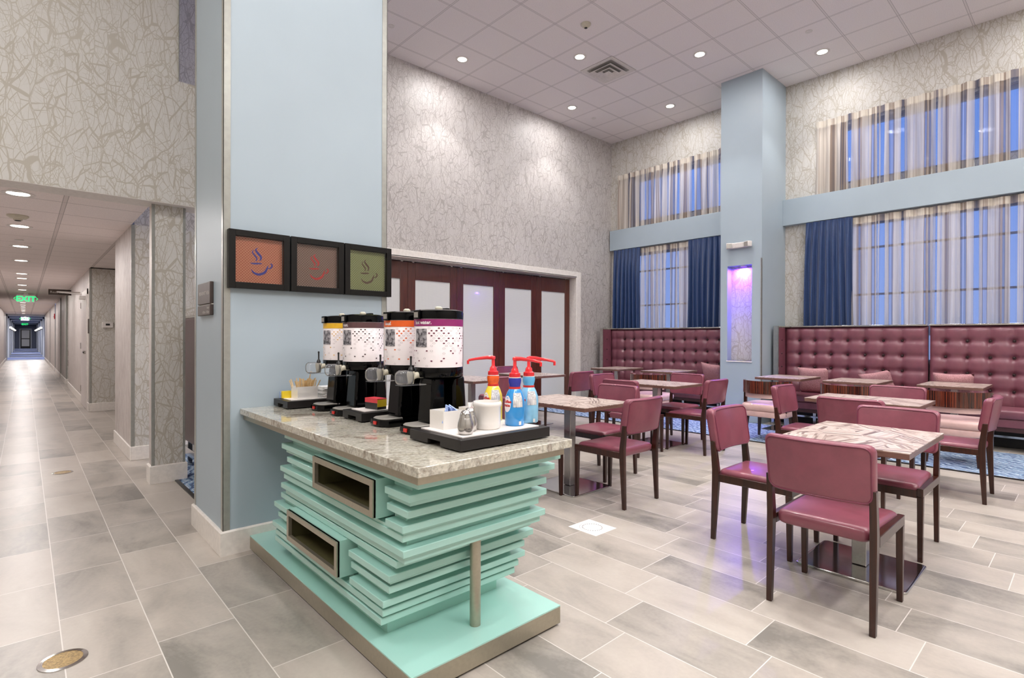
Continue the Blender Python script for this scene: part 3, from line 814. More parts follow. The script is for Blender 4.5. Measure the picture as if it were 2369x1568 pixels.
# ================================================================ dining chair
def make_chair():
    t = empty('dining_chair', (0, 0, 0))
    w = .2275
    for s in (-1, 1):
        # rear leg: rakes back above the seat
        mb = MB(); q = lambda y, z, a, b: [(s*w-a/2, y-b/2, z), (s*w+a/2, y-b/2, z), (s*w+a/2, y+b/2, z), (s*w-a/2, y+b/2, z)]
        mb.loft([q(-.250, 0, .026, .028), q(-.232, .40, .030, .046), q(-.232, .47, .030, .046), q(-.252, .66, .028, .034)])
        mb.build('leg', t, 'espresso_wood', bevel=.003)
        mb = MB(); mb.loft([q(.238, 0, .026, .026), q(.234, .395, .032, .038)]); mb.build('leg', t, 'espresso_wood', bevel=.003)
        MB().box(s*w-.016, -.21, .395, s*w+.016, .254, .445).build('side_rail', t, 'espresso_wood', bevel=.003)
    MB().box(-w+.016, .225, .385, w-.016, .250, .43).build('front_rail', t, 'espresso_wood')
    mb = MB()
    pad(mb, .213, .236, .036, .03, .028, 8, 8, .012, f=lambda a, b, c: (a*(1+.04*(b/.236)), b+.008, .437+c-(.010*(b/.236)**2 if b > 0 else 0)))
    mb.build('seat', t, 'burgundy_leather', sharp=70)
    zc, hh, hw = .728, .142, .243
    curve = lambda a: .034*(a/hw)**2
    lean = lambda b: -.262-.045*((b+hh)/(2*hh))
    mb = MB(); pad(mb, hw, hh, .030, .036, .020, 12, 8, .004, f=lambda a, b, c: (a*(1-.03*(1-(b+hh)/(2*hh))), lean(b)+curve(a)+c, zc+b))
    back = mb.build('backrest', t, 'burgundy_leather', sharp=70)
    # piping around the rear face
    pts = []; r = .036; H = hw-.012; V_ = hh-.012
    for cx, cz, a0 in ((H-r, V_-r, 0), (-(H-r), V_-r, 90), (-(H-r), -(V_-r), 180), (H-r, -(V_-r), 270)):
        for k in range(7):
            an = math.radians(a0+15*k); pts.append((cx+r*math.cos(an), cz+r*math.sin(an)))
    dens = []
    for i, p in enumerate(pts):
        q_ = pts[(i+1) % len(pts)]; d = math.hypot(q_[0]-p[0], q_[1]-p[1]); n = max(1, int(d/.05))
        for k in range(n): dens.append((p[0]+(q_[0]-p[0])*k/n, p[1]+(q_[1]-p[1])*k/n))
    for c, nm in ((-.029, 'piping'), (.029, 'piping')):
        MB().ring_loop([(a*(1-.03*(1-(b+hh)/(2*hh))), lean(b)+curve(a)+c, zc+b) for a, b in dens], .0042, 6).build(nm, back, 'burgundy_piping', sharp=180)
    for s in (-1, 1):
        for y in (-.25, .238): MB().box(s*w-.011, y-.011, -.0, s*w+.011, y+.011, .005).build('glide', t, 'black_satin')
    return t
CH = make_chair(); cnt = [0]
N_, S_, E_, W_ = 0, PI, -PI/2, PI/2     # facing +y, -y, +x, -x
def chair(x, y, face, label):
    place(CH, cnt[0] == 0, (x, y, 0), face, label, 'chair', 'burgundy dining chairs'); cnt[0] += 1
chair(3.095, .912, E_, 'nearest burgundy chair, its piped back turned to the viewer')
chair(3.66, 1.495, S_, 'burgundy chair at the left side of the nearest table')
chair(4.245, .95, W_, 'burgundy chair facing the viewer across the nearest table')
chair(3.71, 2.755, N_, 'burgundy chair at the right side of the table behind the creamer bottles')
chair(4.245, 3.33, W_, 'burgundy chair facing the viewer at the table behind the creamer bottles')
chair(3.165, 3.33, E_, 'burgundy chair mostly hidden behind the counter and creamer bottles')
chair(5.36, 3.72, E_, 'burgundy chair with its back just above the facing chair of the bottle-side table')
chair(6.0, 3.29, N_, 'burgundy chair seen side-on in front of the wide pier, right of the second-row table')
chair(6.40, 3.77, W_, 'burgundy chair facing the viewer behind the second-row table')
chair(5.74, 4.23, S_, 'burgundy chair at the left side of the second-row table')
chair(5.93, 5.28, N_, 'dark-backed burgundy chair in front of the door jamb')
chair(4.44, 5.25, N_, 'burgundy chair behind the yellow creamer bottle, back to the viewer')
chair(6.02, 6.47, S_, 'farthest burgundy chair, facing the viewer before the folding doors')
chair(5.215, 1.36, E_, 'burgundy chair, back to the viewer, just behind the nearest table')
chair(6.30, 1.38, W_, 'burgundy chair facing the viewer at the long table behind the nearest one')
chair(5.80, 1.925, S_, 'burgundy chair at the left end of the long table before the banquettes')
chair(6.02, .872, N_, 'burgundy chair at the right edge of the picture, seen side-on')

# ================================================================ tables
def make_table(lx, ly, H=.78):
    t = empty('cafe_table', (0, 0, 0))
    top = MB().box(-lx/2, -ly/2, H-.004, lx/2, ly/2, H).build('tabletop', t, 'strip_laminate', smooth=False)
    MB().box(-lx/2, -ly/2, H-.034, lx/2, ly/2, H-.004).build('table_edge', top, 'table_edge', bevel=.002)
    MB().box(-.038, -.038, .015, .038, .038, H-.05).build('column', t, 'brushed', bevel=.004)
    MB().box(-.19, -.15, H-.05, .19, .15, H-.034).build('mounting_plate', t, 'black_satin')
    mb = MB(); pad(mb, .26, .275, .0065, .03, .003, 2, 2, 0, 2, f=lambda a, b, c: (a, b, .0065+c)); mb.build('base_plate', t, 'chrome', sharp=40)
    return t
G = 'wood-topped café tables on square steel columns'
TB = [make_table(.66, .90), make_table(.87, .64)]; used = [0, 0]
def table(k, x, y, label, z=0):
    place(TB[k], used[k] == 0, (x, y, z), 0, label, 'table', G); used[k] += 1
table(1, 3.68, .95, 'nearest café table with striped laminate top')
table(0, 3.675, 3.245, 'café table directly behind the creamer bottles')
table(0, 5.98, 3.81, 'second-row café table left of the pier')
table(0, 5.90, 1.465, 'long café table behind the nearest table')
table(0, 5.89, 6.03, 'farthest café table in front of the folding doors')
table(0, 4.62, 5.90, 'café table seen between the hot water urn and the yellow bottle')
TB.append(make_table(.80, .62)); used.append(0)
table(2, 8.30, 3.08, 'banquette table next to the pier', .008)
table(2, 8.32, 2.19, 'middle banquette table right of the pier', .008)
table(2, 8.52, 1.20, 'rightmost of the wooden banquette tables', .008)
table(2, 8.28, 5.03, 'right-hand table of the far corner banquette', .008)
table(2, 8.24, 6.10, 'left-hand table of the far corner banquette', .008)

# ================================================================ barrel chairs with ebony backs
def make_barrel():
    t = empty('barrel_chair', (0, 0, 0))
    # faces +y ; shell from -100deg..+100deg around the back
    R = .32
    def shell(r0, r1, z0, z1, a0, a1, n=28, zt=None):
        mb = MB(); rings = []
        for i in range(n+1):
            a = math.radians(a0+(a1-a0)*i/n)-PI/2; c, s_ = math.cos(a), math.sin(a)
            k = 1 if abs(a+PI/2) < 1.9 else 1
            up = z1-(.0 if zt is None else zt*(abs(a+PI/2)/1.9)**3)
            rings.append([(r0*c, r0*s_+.03, z0), (r1*c, r1*s_+.03, z0), (r1*c, r1*s_+.03, up), (r0*c, r0*s_+.03, up)])
        return mb.loft(rings)
    shell(R-.028, R, .62, .785, -78, 78).build('back_band', t, 'ebony_veneer', sharp=50)
    shell(R-.075, R-.026, .56, .775, -74, 74).build('back_pad', t, 'pink_leather', sharp=50)
    mb = MB(); pad(mb, .29, .28, .05, .13, .04, 8, 8, .02, f=lambda a, b, c: (a, b+.03, .435+c)); seat = mb.build('seat', t, 'pink_leather', sharp=80)
    mb = MB(); pad(mb, .275, .265, .04, .13, .02, 8, 8, 0, f=lambda a, b, c: (a, b+.03, .35+c)); mb.build('seat_base', t, 'pink_leather', sharp=80)
    for s in (-1, 1):
        a = math.radians(62)*s-PI/2; p = ((R-.03)*math.cos(a), (R-.03)*math.sin(a)+.03)
        MB().bar((p[0], p[1], .34), (p[0], p[1], .66), .035, .035).build('back_post', t, 'espresso_wood')
        for y in (-.19, .24): MB().bar((s*.22, y, 0), (s*.20, y*.9, .32), .026, .026, .04, .04).build('leg', t, 'espresso_wood')
    return t
BC = make_barrel()
for i, (x, y, l) in enumerate([(7.34, 2.97, 'pink barrel chair with ebony band back in front of the wide pier'), (7.42, 2.04, 'pink barrel chair with ebony band back behind the long café table'),
                               (7.50, 1.05, 'pink barrel chair with ebony band back nearest the right picture edge'), (7.22, 4.72, 'pink barrel chair with ebony band back at the far corner banquette')]):
    place(BC, i == 0, (x, y, .008), E_, l, 'chair', 'pink barrel chairs along the banquettes')

# dark booth seen past the big pier
t = empty('booth', (1.28, 5.5, .008), 0, 'dark leather booth back between the large blue pier and the wallpapered pillar', 'booth')
mb = MB(); pad(mb, .85, .64, .05, .03, .03, 12, 8, 0, f=lambda a, b, c: (c, a+.15, .90+b-.0)); mb.build('back', t, 'booth_dark')
MB().box(-.04, -.68, .12, .04, 1.0, .20).build('chrome_rail', t, 'chrome')
mb = MB(); pad(mb, .28, .8, .07, .03, .03, 4, 10, .01, f=lambda a, b, c: (a+.34, b+.15, .40+c)); mb.build('seat', t, 'booth_dark')
for y in (-.6, .9):
    for x in (0, .55): MB().box(x-.02, y-.02, 0, x+.02, y+.02, .33).build('leg', t, 'chrome')
MB().box(-.05, -.7, 1.53, .05, 1.0, 1.555).build('top_trim', t, 'chrome')

# ================================================================ coffee counter
CZ = .90
ct = empty('coffee_counter', (1.4, 2.6, 0), 0, 'turquoise slatted coffee counter with granite top against the blue pier', 'counter')
LC = lambda x, y, z: (x-1.4, y-2.6, z)
def cbox(x0, y0, z0, x1, y1, z1): return MB().box(*LC(x0, y0, z0), *LC(x1, y1, z1))
cbox(1.0, 1.575, CZ-.037, 1.80, 3.628, CZ).build('worktop', ct, 'granite', bevel=.003)
cbox(1.022, 1.61, CZ-.071, 1.785, 3.628, CZ-.037).build('apron', ct, 'champagne')
cbox(1.055, 1.70, 0.012, 1.862, 3.61, .088).build('plinth', ct, 'champagne')
cbox(1.055, 1.70, .088, 1.862, 3.61, .094).build('plinth_top', ct, 'teal')
BOXES = [(1.945, 2.545, .628, .779), (2.275, 2.885, .281, .438)]
T = [(.826, 1.655, 1.812, 3.00, 1.052), (.763, 1.716, 1.839, 3.045, 1.052), (.696, 1.743, 1.812, 2.99, 1.062), (.634, 1.767, 1.838, 3.075, 1.055), (.593, 1.786, 1.804, 3.05, 1.066), (.540, 1.766, 1.828, 3.07, 1.058),
     (.472, 1.846, 1.809, 3.12, 1.075), (.411, 1.873, 1.854, 3.18, 1.058), (.358, 1.893, 1.814, 3.15, 1.07), (.290, 1.927, 1.85, 3.22, 1.062), (.246, 1.944, 1.822, 3.19, 1.07), (.206, 1.958, 1.809, 3.20, 1.07)]
def notch(x0, y0, x1, y1, z0, z1, inset=0):
    for (a, b, c, d) in BOXES:
        if z0 < d+.004 and z1 > c-.004:
            k = x0+.34
            return [(x0, y0), (x1, y0), (x1, y1), (x0, y1), (x0, b), (k, b), (k, a-.045), (x0, a-.045)]
    return [(x0, y0), (x1, y0), (x1, y1), (x0, y1)]
TH = .029
core = MB()
for i, (zt, y0, x1, y1, x0) in enumerate(T):
    z0 = zt-TH
    P = [(LC(a, b, 0)[0], LC(a, b, 0)[1]) for a, b in notch(x0, y0, x1, y1, z0, zt)]
    MB().prism(P, z0, zt).build('slat', ct, 'teal', bevel=.003)
    up = CZ-.072 if i == 0 else T[i-1][0]-TH
    if up > zt+.002:
        P = [(LC(a, b, 0)[0], LC(a, b, 0)[1]) for a, b in notch(x0+.045, y0+.05, x1-.055, y1-.05, zt, up)]
        core.prism(P, zt-.002, up+.002)
P = [(LC(a, b, 0)[0], LC(a, b, 0)[1]) for a, b in [(1.14, 2.03), (1.75, 2.03), (1.75, 3.13), (1.14, 3.13)]]
core.prism(P, .094, T[-1][0]-TH); core.build('core', ct, 'teal')
for (a, b, c, d) in [(1.70, 1.72, 0, 0)]: pass
# thin recessed sheets just below some slats
for i, dz in ((1, .018), (3, .012), (5, .03), (7, .014)):
    zt, y0, x1, y1, x0 = T[i]; z1 = zt-TH
    P = [(LC(p, q, 0)[0], LC(p, q, 0)[1]) for p, q in notch(x0+.016, y0+.018, x1-.02, y1-.03, z1-dz, z1)]
    MB().prism(P, z1-dz, z1).build('lower_slat', ct, 'teal')
for (a, b, c, d) in BOXES:
    x0 = 1.03; fr = .026
    mb = MB()
    mb.box(*LC(x0, a, c), *LC(x0+.30, a+.006, d)).box(*LC(x0, b-.006, c), *LC(x0+.30, b, d)).box(*LC(x0, a, c), *LC(x0+.30, b, c+.006)).box(*LC(x0, a, d-.006), *LC(x0+.30, b, d)).box(*LC(x0+.294, a, c), *LC(x0+.30, b, d))
    cb = mb.build('cubby', ct, 'cubby_dark')
    mb = MB().box(*LC(x0+.008, a-.004, c-.004), *LC(x0+.305, a, d+.004)).box(*LC(x0+.008, b, c-.004), *LC(x0+.305, b+.004, d+.004)).box(*LC(x0+.008, a, d), *LC(x0+.305, b, d+.004)).box(*LC(x0+.008, a, c-.004), *LC(x0+.305, b, c))
    mb.build('cubby_shell', cb, 'teal')
    mb = MB()
    mb.box(*LC(x0-.006, a, c), *LC(x0+.012, a+fr, d)).box(*LC(x0-.006, b-fr, c), *LC(x0+.012, b, d)).box(*LC(x0-.006, a+fr, c), *LC(x0+.012, b-fr, c+fr)).box(*LC(x0-.006, a+fr, d-fr), *LC(x0+.012, b-fr, d))
    mb.build('cubby_frame', cb, 'champagne')
MB().lathe([(.024, .094), (.024, T[5][0]-TH)], LC(1.46, 1.835, 0), 28).build('post', ct, 'champagne')

# ================================================================ coffee servers
def cyl_map(cx, cy, r, a0):
    """(a,b) flat -> point on a cylinder; a measured along the surface from angle a0, running counter-clockwise seen from above"""
    return lambda a, b: (cx+r*math.cos(a0+a/r), cy+r*math.sin(a0+a/r), b)
def urn(x, y, band, dot, label, word=None, yellow=False):
    t = empty('coffee_server', (x, y, CZ), 0, label, 'coffee dispenser', 'four black coffee servers in a row')
    R = .117; r2 = R+.0012
    # pieces are local; front is -x ; angle PI is the front
    MB().lathe([(R-.004, .28), (R, .284), (R, .535), (R-.004, .54)], n=48).build('tank', t, 'label_white', sharp=40)
    MB().lathe([(R-.003, .262), (R+.002, .268), (R+.002, .305), (R-.002, .312)], n=48).build('lower_ring', t, 'black_gloss', sharp=40)
    MB().lathe([(R-.01, .535), (R+.003, .538), (R+.004, .566), (R+.001, .576), (R-.02, .582), (R-.05, .582)], n=48).build('lid', t, 'black_gloss', sharp=50)
    lid_h = MB(); pad(lid_h, .05, .012, .006, .008, .004, 3, 2, 0, 2, f=lambda a, b, c: (b+.05, a+.04, .588+c)); lid_h.build('lid_latch', t, 'black_gloss')
    MB().lathe([(.018, 0), (.018, .012), (.010, .018)], (-.02, -.03, .580), 14).build('vent_cap', t, 'cream_plastic')
    # colour band and dots
    mb = MB(); n = 48; rows = [[mb.V((r2*math.cos(2*PI*i/n), r2*math.sin(2*PI*i/n), z)) for i in range(n)] for z in (.503, .535)]
    for i in range(n): mb.face([rows[0][i], rows[0][(i+1) % n], rows[1][(i+1) % n], rows[1][i]])
    bd = mb.build('colour_band', t, band, sharp=180)
    rnd = random.Random(3); mb = MB().mat(dot); mb.mat('ring_grey'); r3 = R+.0016
    a_ph = PI+.17
    for row in range(17):
        z = .493-.0118*row; n = 32
        for k in range(n):
            a = 2*PI*(k+(.5 if row % 2 else 0))/n
            pr = (1-row/17)**1.3
            if rnd.random() > .25+.75*pr*.9 if row < 10 else rnd.random() > .16: continue
            da = (a-a_ph+PI) % (2*PI)-PI
            if abs(da) < .40 and row < 9: continue
            filled = rnd.random() < .42; m = 12; ea, eb = .0066, .0040
            if filled:
                mb.cur = 0; mb.face([mb.V(cyl_map(0, 0, r3, a)(ea*.8*math.cos(2*PI*i/m), z+eb*.8*math.sin(2*PI*i/m))) for i in range(m)])
            else:
                mb.cur = 1; f = cyl_map(0, 0, r3, a)
                o_ = [mb.V(f(ea*math.cos(2*PI*i/m), z+eb*math.sin(2*PI*i/m))) for i in range(m)]; i_ = [mb.V(f(ea*.84*math.cos(2*PI*i/m), z+eb*.76*math.sin(2*PI*i/m))) for i in range(m)]
                for i in range(m): mb.face([o_[i], o_[(i+1) % m], i_[(i+1) % m], i_[i]])
    mb.build('dot_pattern', t, sharp=180)
    mb = MB(); f = cyl_map(0, 0, r3+.0003, a_ph); rows = [[mb.V(f(-.037+.074*i/6, z)) for i in range(7)] for z in (.405, .49)]
    for i in range(6): mb.face([rows[0][i], rows[0][i+1], rows[1][i+1], rows[1][i]])
    mb.build('grey_picture', t, 'grey_print', sharp=180)
    if word:
        mb = MB(); text_geo(mb, word, .024, lambda a, b: cyl_map(0, 0, r3, a_ph-.34)(a, .512+b), bold=.0008); mb.build('lettering', bd, 'label_white', sharp=180)
    # gauge on the lid
    MB().box(-.022, -.016, .535, .022, .0, .578).build('gauge', t, 'black_gloss', xf=Matrix.Rotation(a_ph+PI/2-.12, 4, 'Z') @ Matrix.Translation((0, -R+.001-.0, 0)), bevel=.003)
    MB().box(-.015, -.018, .543, .015, -.016, .568).build('gauge_dial', t, 'grey_plastic', xf=Matrix.Rotation(a_ph+PI/2-.12, 4, 'Z') @ Matrix.Translation((0, -R+.001, 0)))
    # supports
    mb = MB(); mb.loft([[(-.085, -.062, .04), (.0, -.068, .04), (.0, .068, .04), (-.085, .062, .04)], [(-.068, -.055, .262), (.0, -.060, .262), (.0, .060, .262), (-.068, .055, .262)]])
    mb.build('front_tower', t, 'black_gloss', bevel=.012)
    mb = MB(); mb.loft([[(.02, -.10, .035), (.115, -.085, .035), (.115, .085, .035), (.02, .10, .035)], [(.03, -.085, .265), (.105, -.075, .265), (.105, .075, .265), (.03, .085, .265)]])
    mb.build('rear_tower', t, 'black_gloss', bevel=.015)
    # foot with rounded nose and drip tray
    mb = MB(); prof = [(.13, -.105), (-.02, -.105), (-.08, -.095), (-.155, -.085), (-.185, -.05), (-.19, 0), (-.185, .05), (-.155, .085), (-.08, .095), (-.02, .105), (.13, .105)]
    mb.loft([[(a*.96, b*.96, 0) for a, b in prof], [(a, b, .012) for a, b in prof], [(a*.985, b*.97, .034) for a, b in prof]]); mb.build('foot', t, 'black_gloss', sharp=30)
    mb = MB(); mb.prism([(-.065, -.07), (-.145, -.068), (-.172, -.04), (-.176, 0), (-.172, .04), (-.145, .068), (-.065, .07)], .034, .042); mb.build('drip_tray', t, 'grey_plastic', bevel=.003)
    MB().box(-.192, -.02, .012, -.184, .006, .028).build('red_badge', t, 'red_label')
    # tap, handle, guard
    mb = MB().lathe([(.013, .232), (.015, .245), (.020, .278), (.017, .290)], (-.155, 0, 0), 18).tube([(-.09, 0, .272), (-.125, 0, .272), (-.155, 0, .262)], .015, 12); mb.build('tap', t, 'cream_plastic')
    MB().lathe([(.009, .288), (.013, .296), (.010, .306), (.0045, .314), (.0045, .350), (.006, .356), (.004, .362)], (-.155, 0, 0), 14).build('tap_handle', t, 'black_satin')
    mb = MB(); pad(mb, .040, .034, .028, .024, .012, 4, 4, 0, 3, f=lambda a, b, c: (-.190+a, c, .262+b)); mb.build('splash_guard', t, 'clear_plastic', sharp=80)
    MB().box(-.22, -.03, .226, -.09, .03, .230).build('guard_shelf', t, 'clear_plastic')
    return t
UX = 1.49
urn(UX, 2.165, 'band_magenta', 'dot_magenta', 'black server with magenta band reading hot water, nearest of the row', 'hot water.')
urn(UX, 2.455, 'band_orange', 'dot_orange', 'black server with orange band reading decaf', 'decaf.')
urn(UX, 2.945, 'band_brown', 'dot_brown', 'black server with brown band, third from the viewer', 'roast.')
urn(UX, 3.225, 'band_yellow', 'dot_yellow', 'black server with yellow band, farthest of the row')

# ================================================================ trays and condiments
def tray(x0, y0, x1, y1, label, h=.05):
    cx, cy = (x0+x1)/2, (y0+y1)/2
    t = empty('serving_tray', (cx, cy, CZ), 0, label, 'tray', 'black condiment trays on the counter'); a, b = (x1-x0)/2, (y1-y0)/2
    n = .045
    prof = [(-b, .006), (-b, h), (b, h), (b, .006), (n, .006), (n, .026), (-n, .026), (-n, .006)]
    mb = MB(); mb.prism([(p, q) for p, q in prof], -a, a, 'x'); mb.build('rim', t, 'tray_black', bevel=.002)
    MB().box(-a+.035, -b+.035, h, a-.035, b-.035, h+.004).build('board', t, 'white_board')
    for sx in (-1, 1):
        for sy in (-1, 1): MB().lathe([(.01, 0), (.01, .007)], (sx*(a-.03), sy*(b-.03), 0), 12).build('foot', t, 'black_satin')
    return t
TZ = CZ+.054
tray(1.25, 1.665, 1.75, 2.035, 'largest black tray holding creamers, crock and sugar, nearest the viewer')
tray(1.305, 2.60, 1.69, 2.825, 'black tray with tea boxes between the servers')
tray(1.20, 3.37, 1.66, 3.618, 'black tray with stir sticks and napkins against the blue pier')

def open_box(x, y, w_, d, h, mat, label, rz=0, name='packet_box', cat='box', z=TZ):
    t = .004; mb = MB(); a, b = w_/2, d/2
    o = [(-a, -b), (a, -b), (a, b), (-a, b)]; i_ = [(-a+t, -b+t), (a-t, -b+t), (a-t, b-t), (-a+t, b-t)]
    mb.loft([[(p, q, t) for p, q in i_], [(p, q, h) for p, q in i_], [(p, q, h) for p, q in o], [(p, q, 0) for p, q in o]])
    ob = mb.build(name, None, mat); ob.location = (x, y, z); ob.rotation_euler = (0, 0, rz)
    if label: tag(ob, label, cat)
    return ob
open_box(1.375, 1.935, .105, .105, .078, 'ceramic', 'white square box of blue sweetener packets on the large tray')
open_box(1.53, 1.925, .11, .11, .078, 'ceramic', 'white square box with red-striped packets behind the crock')
for k in range(4):
    mb = MB(); mb.box(-.028, -.003, 0, .028, .003, .075)
    o = mb.build('sweetener_packet', None, 'packet_blue', loc=(1.34+.02*k, 1.905+.012*k, TZ+.02)); o.rotation_euler = (.15-.1*k, .35-.25*k, .7+.35*k)
    tag(o, 'blue and white sweetener packet sticking out of the front white box', 'packet', 'blue sweetener packets')
o = B(-.03, -.012, 0, .03, .012, .05).build('sweetener_packet', None, 'packet_yellow', loc=(1.412, 1.94, TZ+.024)); tag(o, 'pale yellow sweetener packets at the back of the front white box', 'packet')
for k in range(3):
    o = MB().mat('paper').box(-.03, -.003, 0, .03, .003, .085).mat('red_label').box(-.028, -.0035, .055, .028, .0035, .062).build('sugar_packet', None, loc=(1.51+.018*k, 1.905, TZ+.018)); o.rotation_euler = (-.3+.12*k, .1, .25)
    tag(o, 'white sugar packet with red stripe in the rear white box', 'packet', 'red-striped sugar packets')
# crock
mb = MB().lathe([(.052, 0), (.058, .006), (.060, .03), (.060, .095), (.064, .100), (.064, .112), (.060, .118), (.055, .118), (.055, .02), (.001, .02)], n=48)
tag(mb.build('crock', None, 'ceramic', sharp=50, loc=(1.495, 1.80, TZ)), 'round white ceramic crock beside the blue bottle', 'crock')
# two steel shakers
def shaker(x, y, label, word):
    t = empty('shaker', (x, y, TZ), 0, label, 'shaker', 'steel shakers')
    k = MB().lathe([(.026, 0), (.031, .008), (.034, .028), (.032, .048), (.026, .066), (.025, .068)], n=32).build('body', t, 'brushed', sharp=60)
    MB().lathe([(.0255, .068), (.024, .078), (.018, .092), (.012, .098), (.001, .100)], n=32).build('lid', t, 'chrome', sharp=60)
    if word: text_geo(MB(), word, .013, lambda a, b: cyl_map(0, 0, .0345, PI+.75)(a, .022+b)).build('lettering', k, 'ink')
shaker(1.335, 1.745, 'steel egg-shaped shaker lettered white, at the front of the large tray', 'white')
shaker(1.395, 1.795, 'steel egg-shaped shaker half hidden behind the lettered one', None)

def creamer(x, y, body, neck, arm, label, scale=1.0, lab_a=PI+.67):
    t = empty('creamer_bottle', (x, y, TZ), 0, label, 'bottle', 'pump creamer bottles')
    b = MB().lathe([(.040, 0), (.045, .006), (.045, .07), (.046, .10), (.043, .125), (.034, .150), (.026, .165)], n=36).build('body', t, body, sharp=60)
    MB().lathe([(.0262, .162), (.0268, .170), (.0262, .174)], n=36).build('shrink_band', t, 'red_label')
    MB().lathe([(.026, .17), (.024, .176), (.028, .19), (.030, .204), (.027, .214)], n=36).build('neck', t, neck, sharp=60)
    MB().lathe([(.028, .214), (.028, .217)], n=28).build('neck_ring', t, 'paper')
    p = MB().lathe([(.0245, .216), (.026, .218), (.025, .234), (.018, .238), (.0155, .252), (.008, .262), (.0075, .292), (.011, .294), (.011, .304), (.008, .307)], n=28)
    p.build('pump', t, 'red_plastic', sharp=50)
    c, s_ = math.cos(arm), math.sin(arm)
    MB().tube([(0, 0, .300), (.03*c, .03*s_, .300), (.085*c, .085*s_, .293), (.118*c, .118*s_, .287), (.122*c, .122*s_, .284), (.122*c, .122*s_, .268)], [.0105, .009, .0065, .006, .006, .0055], 12).build('spout', t, 'red_plastic', sharp=50)
    # white fine print panel and oval badge
    rb = [(.001, .072), (.10, 0)]
    def rad(z):
        P = [(.045, .006), (.045, .07), (.046, .10), (.043, .125), (.034, .150), (.026, .165)]
        for (r0, z0), (r1, z1) in zip(P, P[1:]):
            if z <= z1: return r0+(r1-r0)*(z-z0)/(z1-z0)
        return .026
    def patch(mat, a0, z0, z1, wd, name, eps=.0008, oval=False):
        mb = MB()
        if oval:
            n = 28; cz = (z0+z1)/2; hz = (z1-z0)/2; cen = mb.V(((rad(cz)+eps)*math.cos(a0), (rad(cz)+eps)*math.sin(a0), cz)); ring = []
            for i in range(n):
                z = cz+hz*math.sin(2*PI*i/n); a = a0+wd/2/.045*math.cos(2*PI*i/n); r = rad(z)+eps; ring.append(mb.V((r*math.cos(a), r*math.sin(a), z)))
            mid = []
            for i in range(n):
                z = cz+hz*.5*math.sin(2*PI*i/n); a = a0+wd/4/.045*math.cos(2*PI*i/n); r = rad(z)+eps; mid.append(mb.V((r*math.cos(a), r*math.sin(a), z)))
            for i in range(n): mb.face([ring[i], ring[(i+1) % n], mid[(i+1) % n], mid[i]]); mb.face([mid[i], mid[(i+1) % n], cen])
        else:
            R_ = []
            for j in range(7):
                z = z0+(z1-z0)*j/6; r = rad(z)+eps; R_.append([mb.V((r*math.cos(a0+(i/6-.5)*wd/.045), r*math.sin(a0+(i/6-.5)*wd/.045), z)) for i in range(7)])
            for a_, b_ in zip(R_, R_[1:]):
                for i in range(6): mb.face([a_[i], a_[i+1], b_[i+1], b_[i]])
        return mb.build(name, b, mat, sharp=180)
    patch('fine_print', lab_a+.5, .085, .148, .046, 'nutrition_panel')
    patch('paper', lab_a+.72, .006, .022, .012, 'barcode_panel')
    patch('label_white', lab_a-.72, .062, .135, .044, 'badge', oval=True)
    for wd, z in (('Coffee', .104), ('mate', .087)):
        mb = MB(); text_geo(mb, wd, .018, lambda a, q: ((rad(z+q)+.0016)*math.cos(lab_a-.72+a/.045), (rad(z+q)+.0016)*math.sin(lab_a-.72+a/.045), z+q), 'CENTER', .0007); mb.build('lettering', b, 'red_label', sharp=180)
    return t
creamer(1.645, 1.785, 'bottle_blue', 'pump_blue', -1.05, 'bright blue creamer bottle with dark blue neck and red pump')
creamer(1.748, 1.80, 'bottle_pale', 'sky_plastic', -1.0, 'pale blue creamer bottle with light blue neck and red pump')
creamer(1.665, 1.96, 'bottle_yellow', 'orange_neck', 2.35, 'yellow creamer bottle with orange neck and red pump')

# tea boxes on the middle tray
def tea_box(x, y, lab, c1, c2, rz, h=.06):
    o = MB().mat('black_satin').box(-.03, -.055, 0, .03, .055, h*.6).mat(c1).box(-.031, -.056, h*.6, .031, .056, h).mat(c2).box(-.03, -.0565, 0.015, .03, -.055, h*.9).build('tea_box', None, loc=(x, y, TZ)); o.rotation_euler = (0, 0, rz)
    tag(o, lab, 'box')
tea_box(1.44, 2.70, 'black tea box with red and yellow tops on the middle tray', 'packet_red', 'packet_yellow', .15)
tea_box(1.60, 2.70, 'green tea box on the middle tray behind the red and yellow one', 'packet_green', 'packet_green', 0, .045)
# left tray
open_box(1.345, 3.475, .13, .11, .078, 'ceramic', 'white square box full of wooden stir sticks', name='stick_box')
rnd = random.Random(5)
for k in range(46):
    x, y = 1.345+rnd.uniform(-.048, .048), 3.475+rnd.uniform(-.036, .036)
    L_ = rnd.uniform(.105, .125) if k else .17
    o = MB().box(-.003, -.0008, 0, .003, .0008, L_).build('stir_stick', None, 'wood_stick', loc=(x, y, TZ+.006))
    o.rotation_euler = (rnd.uniform(-.2, .2), 7*(x-1.345)*.9+rnd.uniform(-.12, .12), 0); tag(o, 'thin wooden stir stick bundled in the white box', 'stirrer', 'wooden stir sticks')
mb = MB().mat('packet_yellow').box(-.035, -.02, 0, .035, -.0, .045).mat('packet_blue').box(-.035, .0, 0, .035, .03, .04)
tag(mb.build('packet_holder', None, loc=(1.262, 3.56, TZ)), 'small yellow fronted packet holder left of the stick box', 'box')
for k in range(9):
    o = MB(); pad(o, .065, .065, .0035, .01, .003, 2, 2, .001, 2, f=lambda a, b, c: (a, b, c+.0035)); o = o.build('napkin', None, 'paper', loc=(1.51+.004*(k % 3), 3.49-.003*(k % 2), TZ+.0075*k)); o.rotation_euler = (0, 0, .06*((k*7) % 5-2))
    tag(o, 'white paper napkin in the pile on the left tray', 'napkin', 'napkins in a pile')
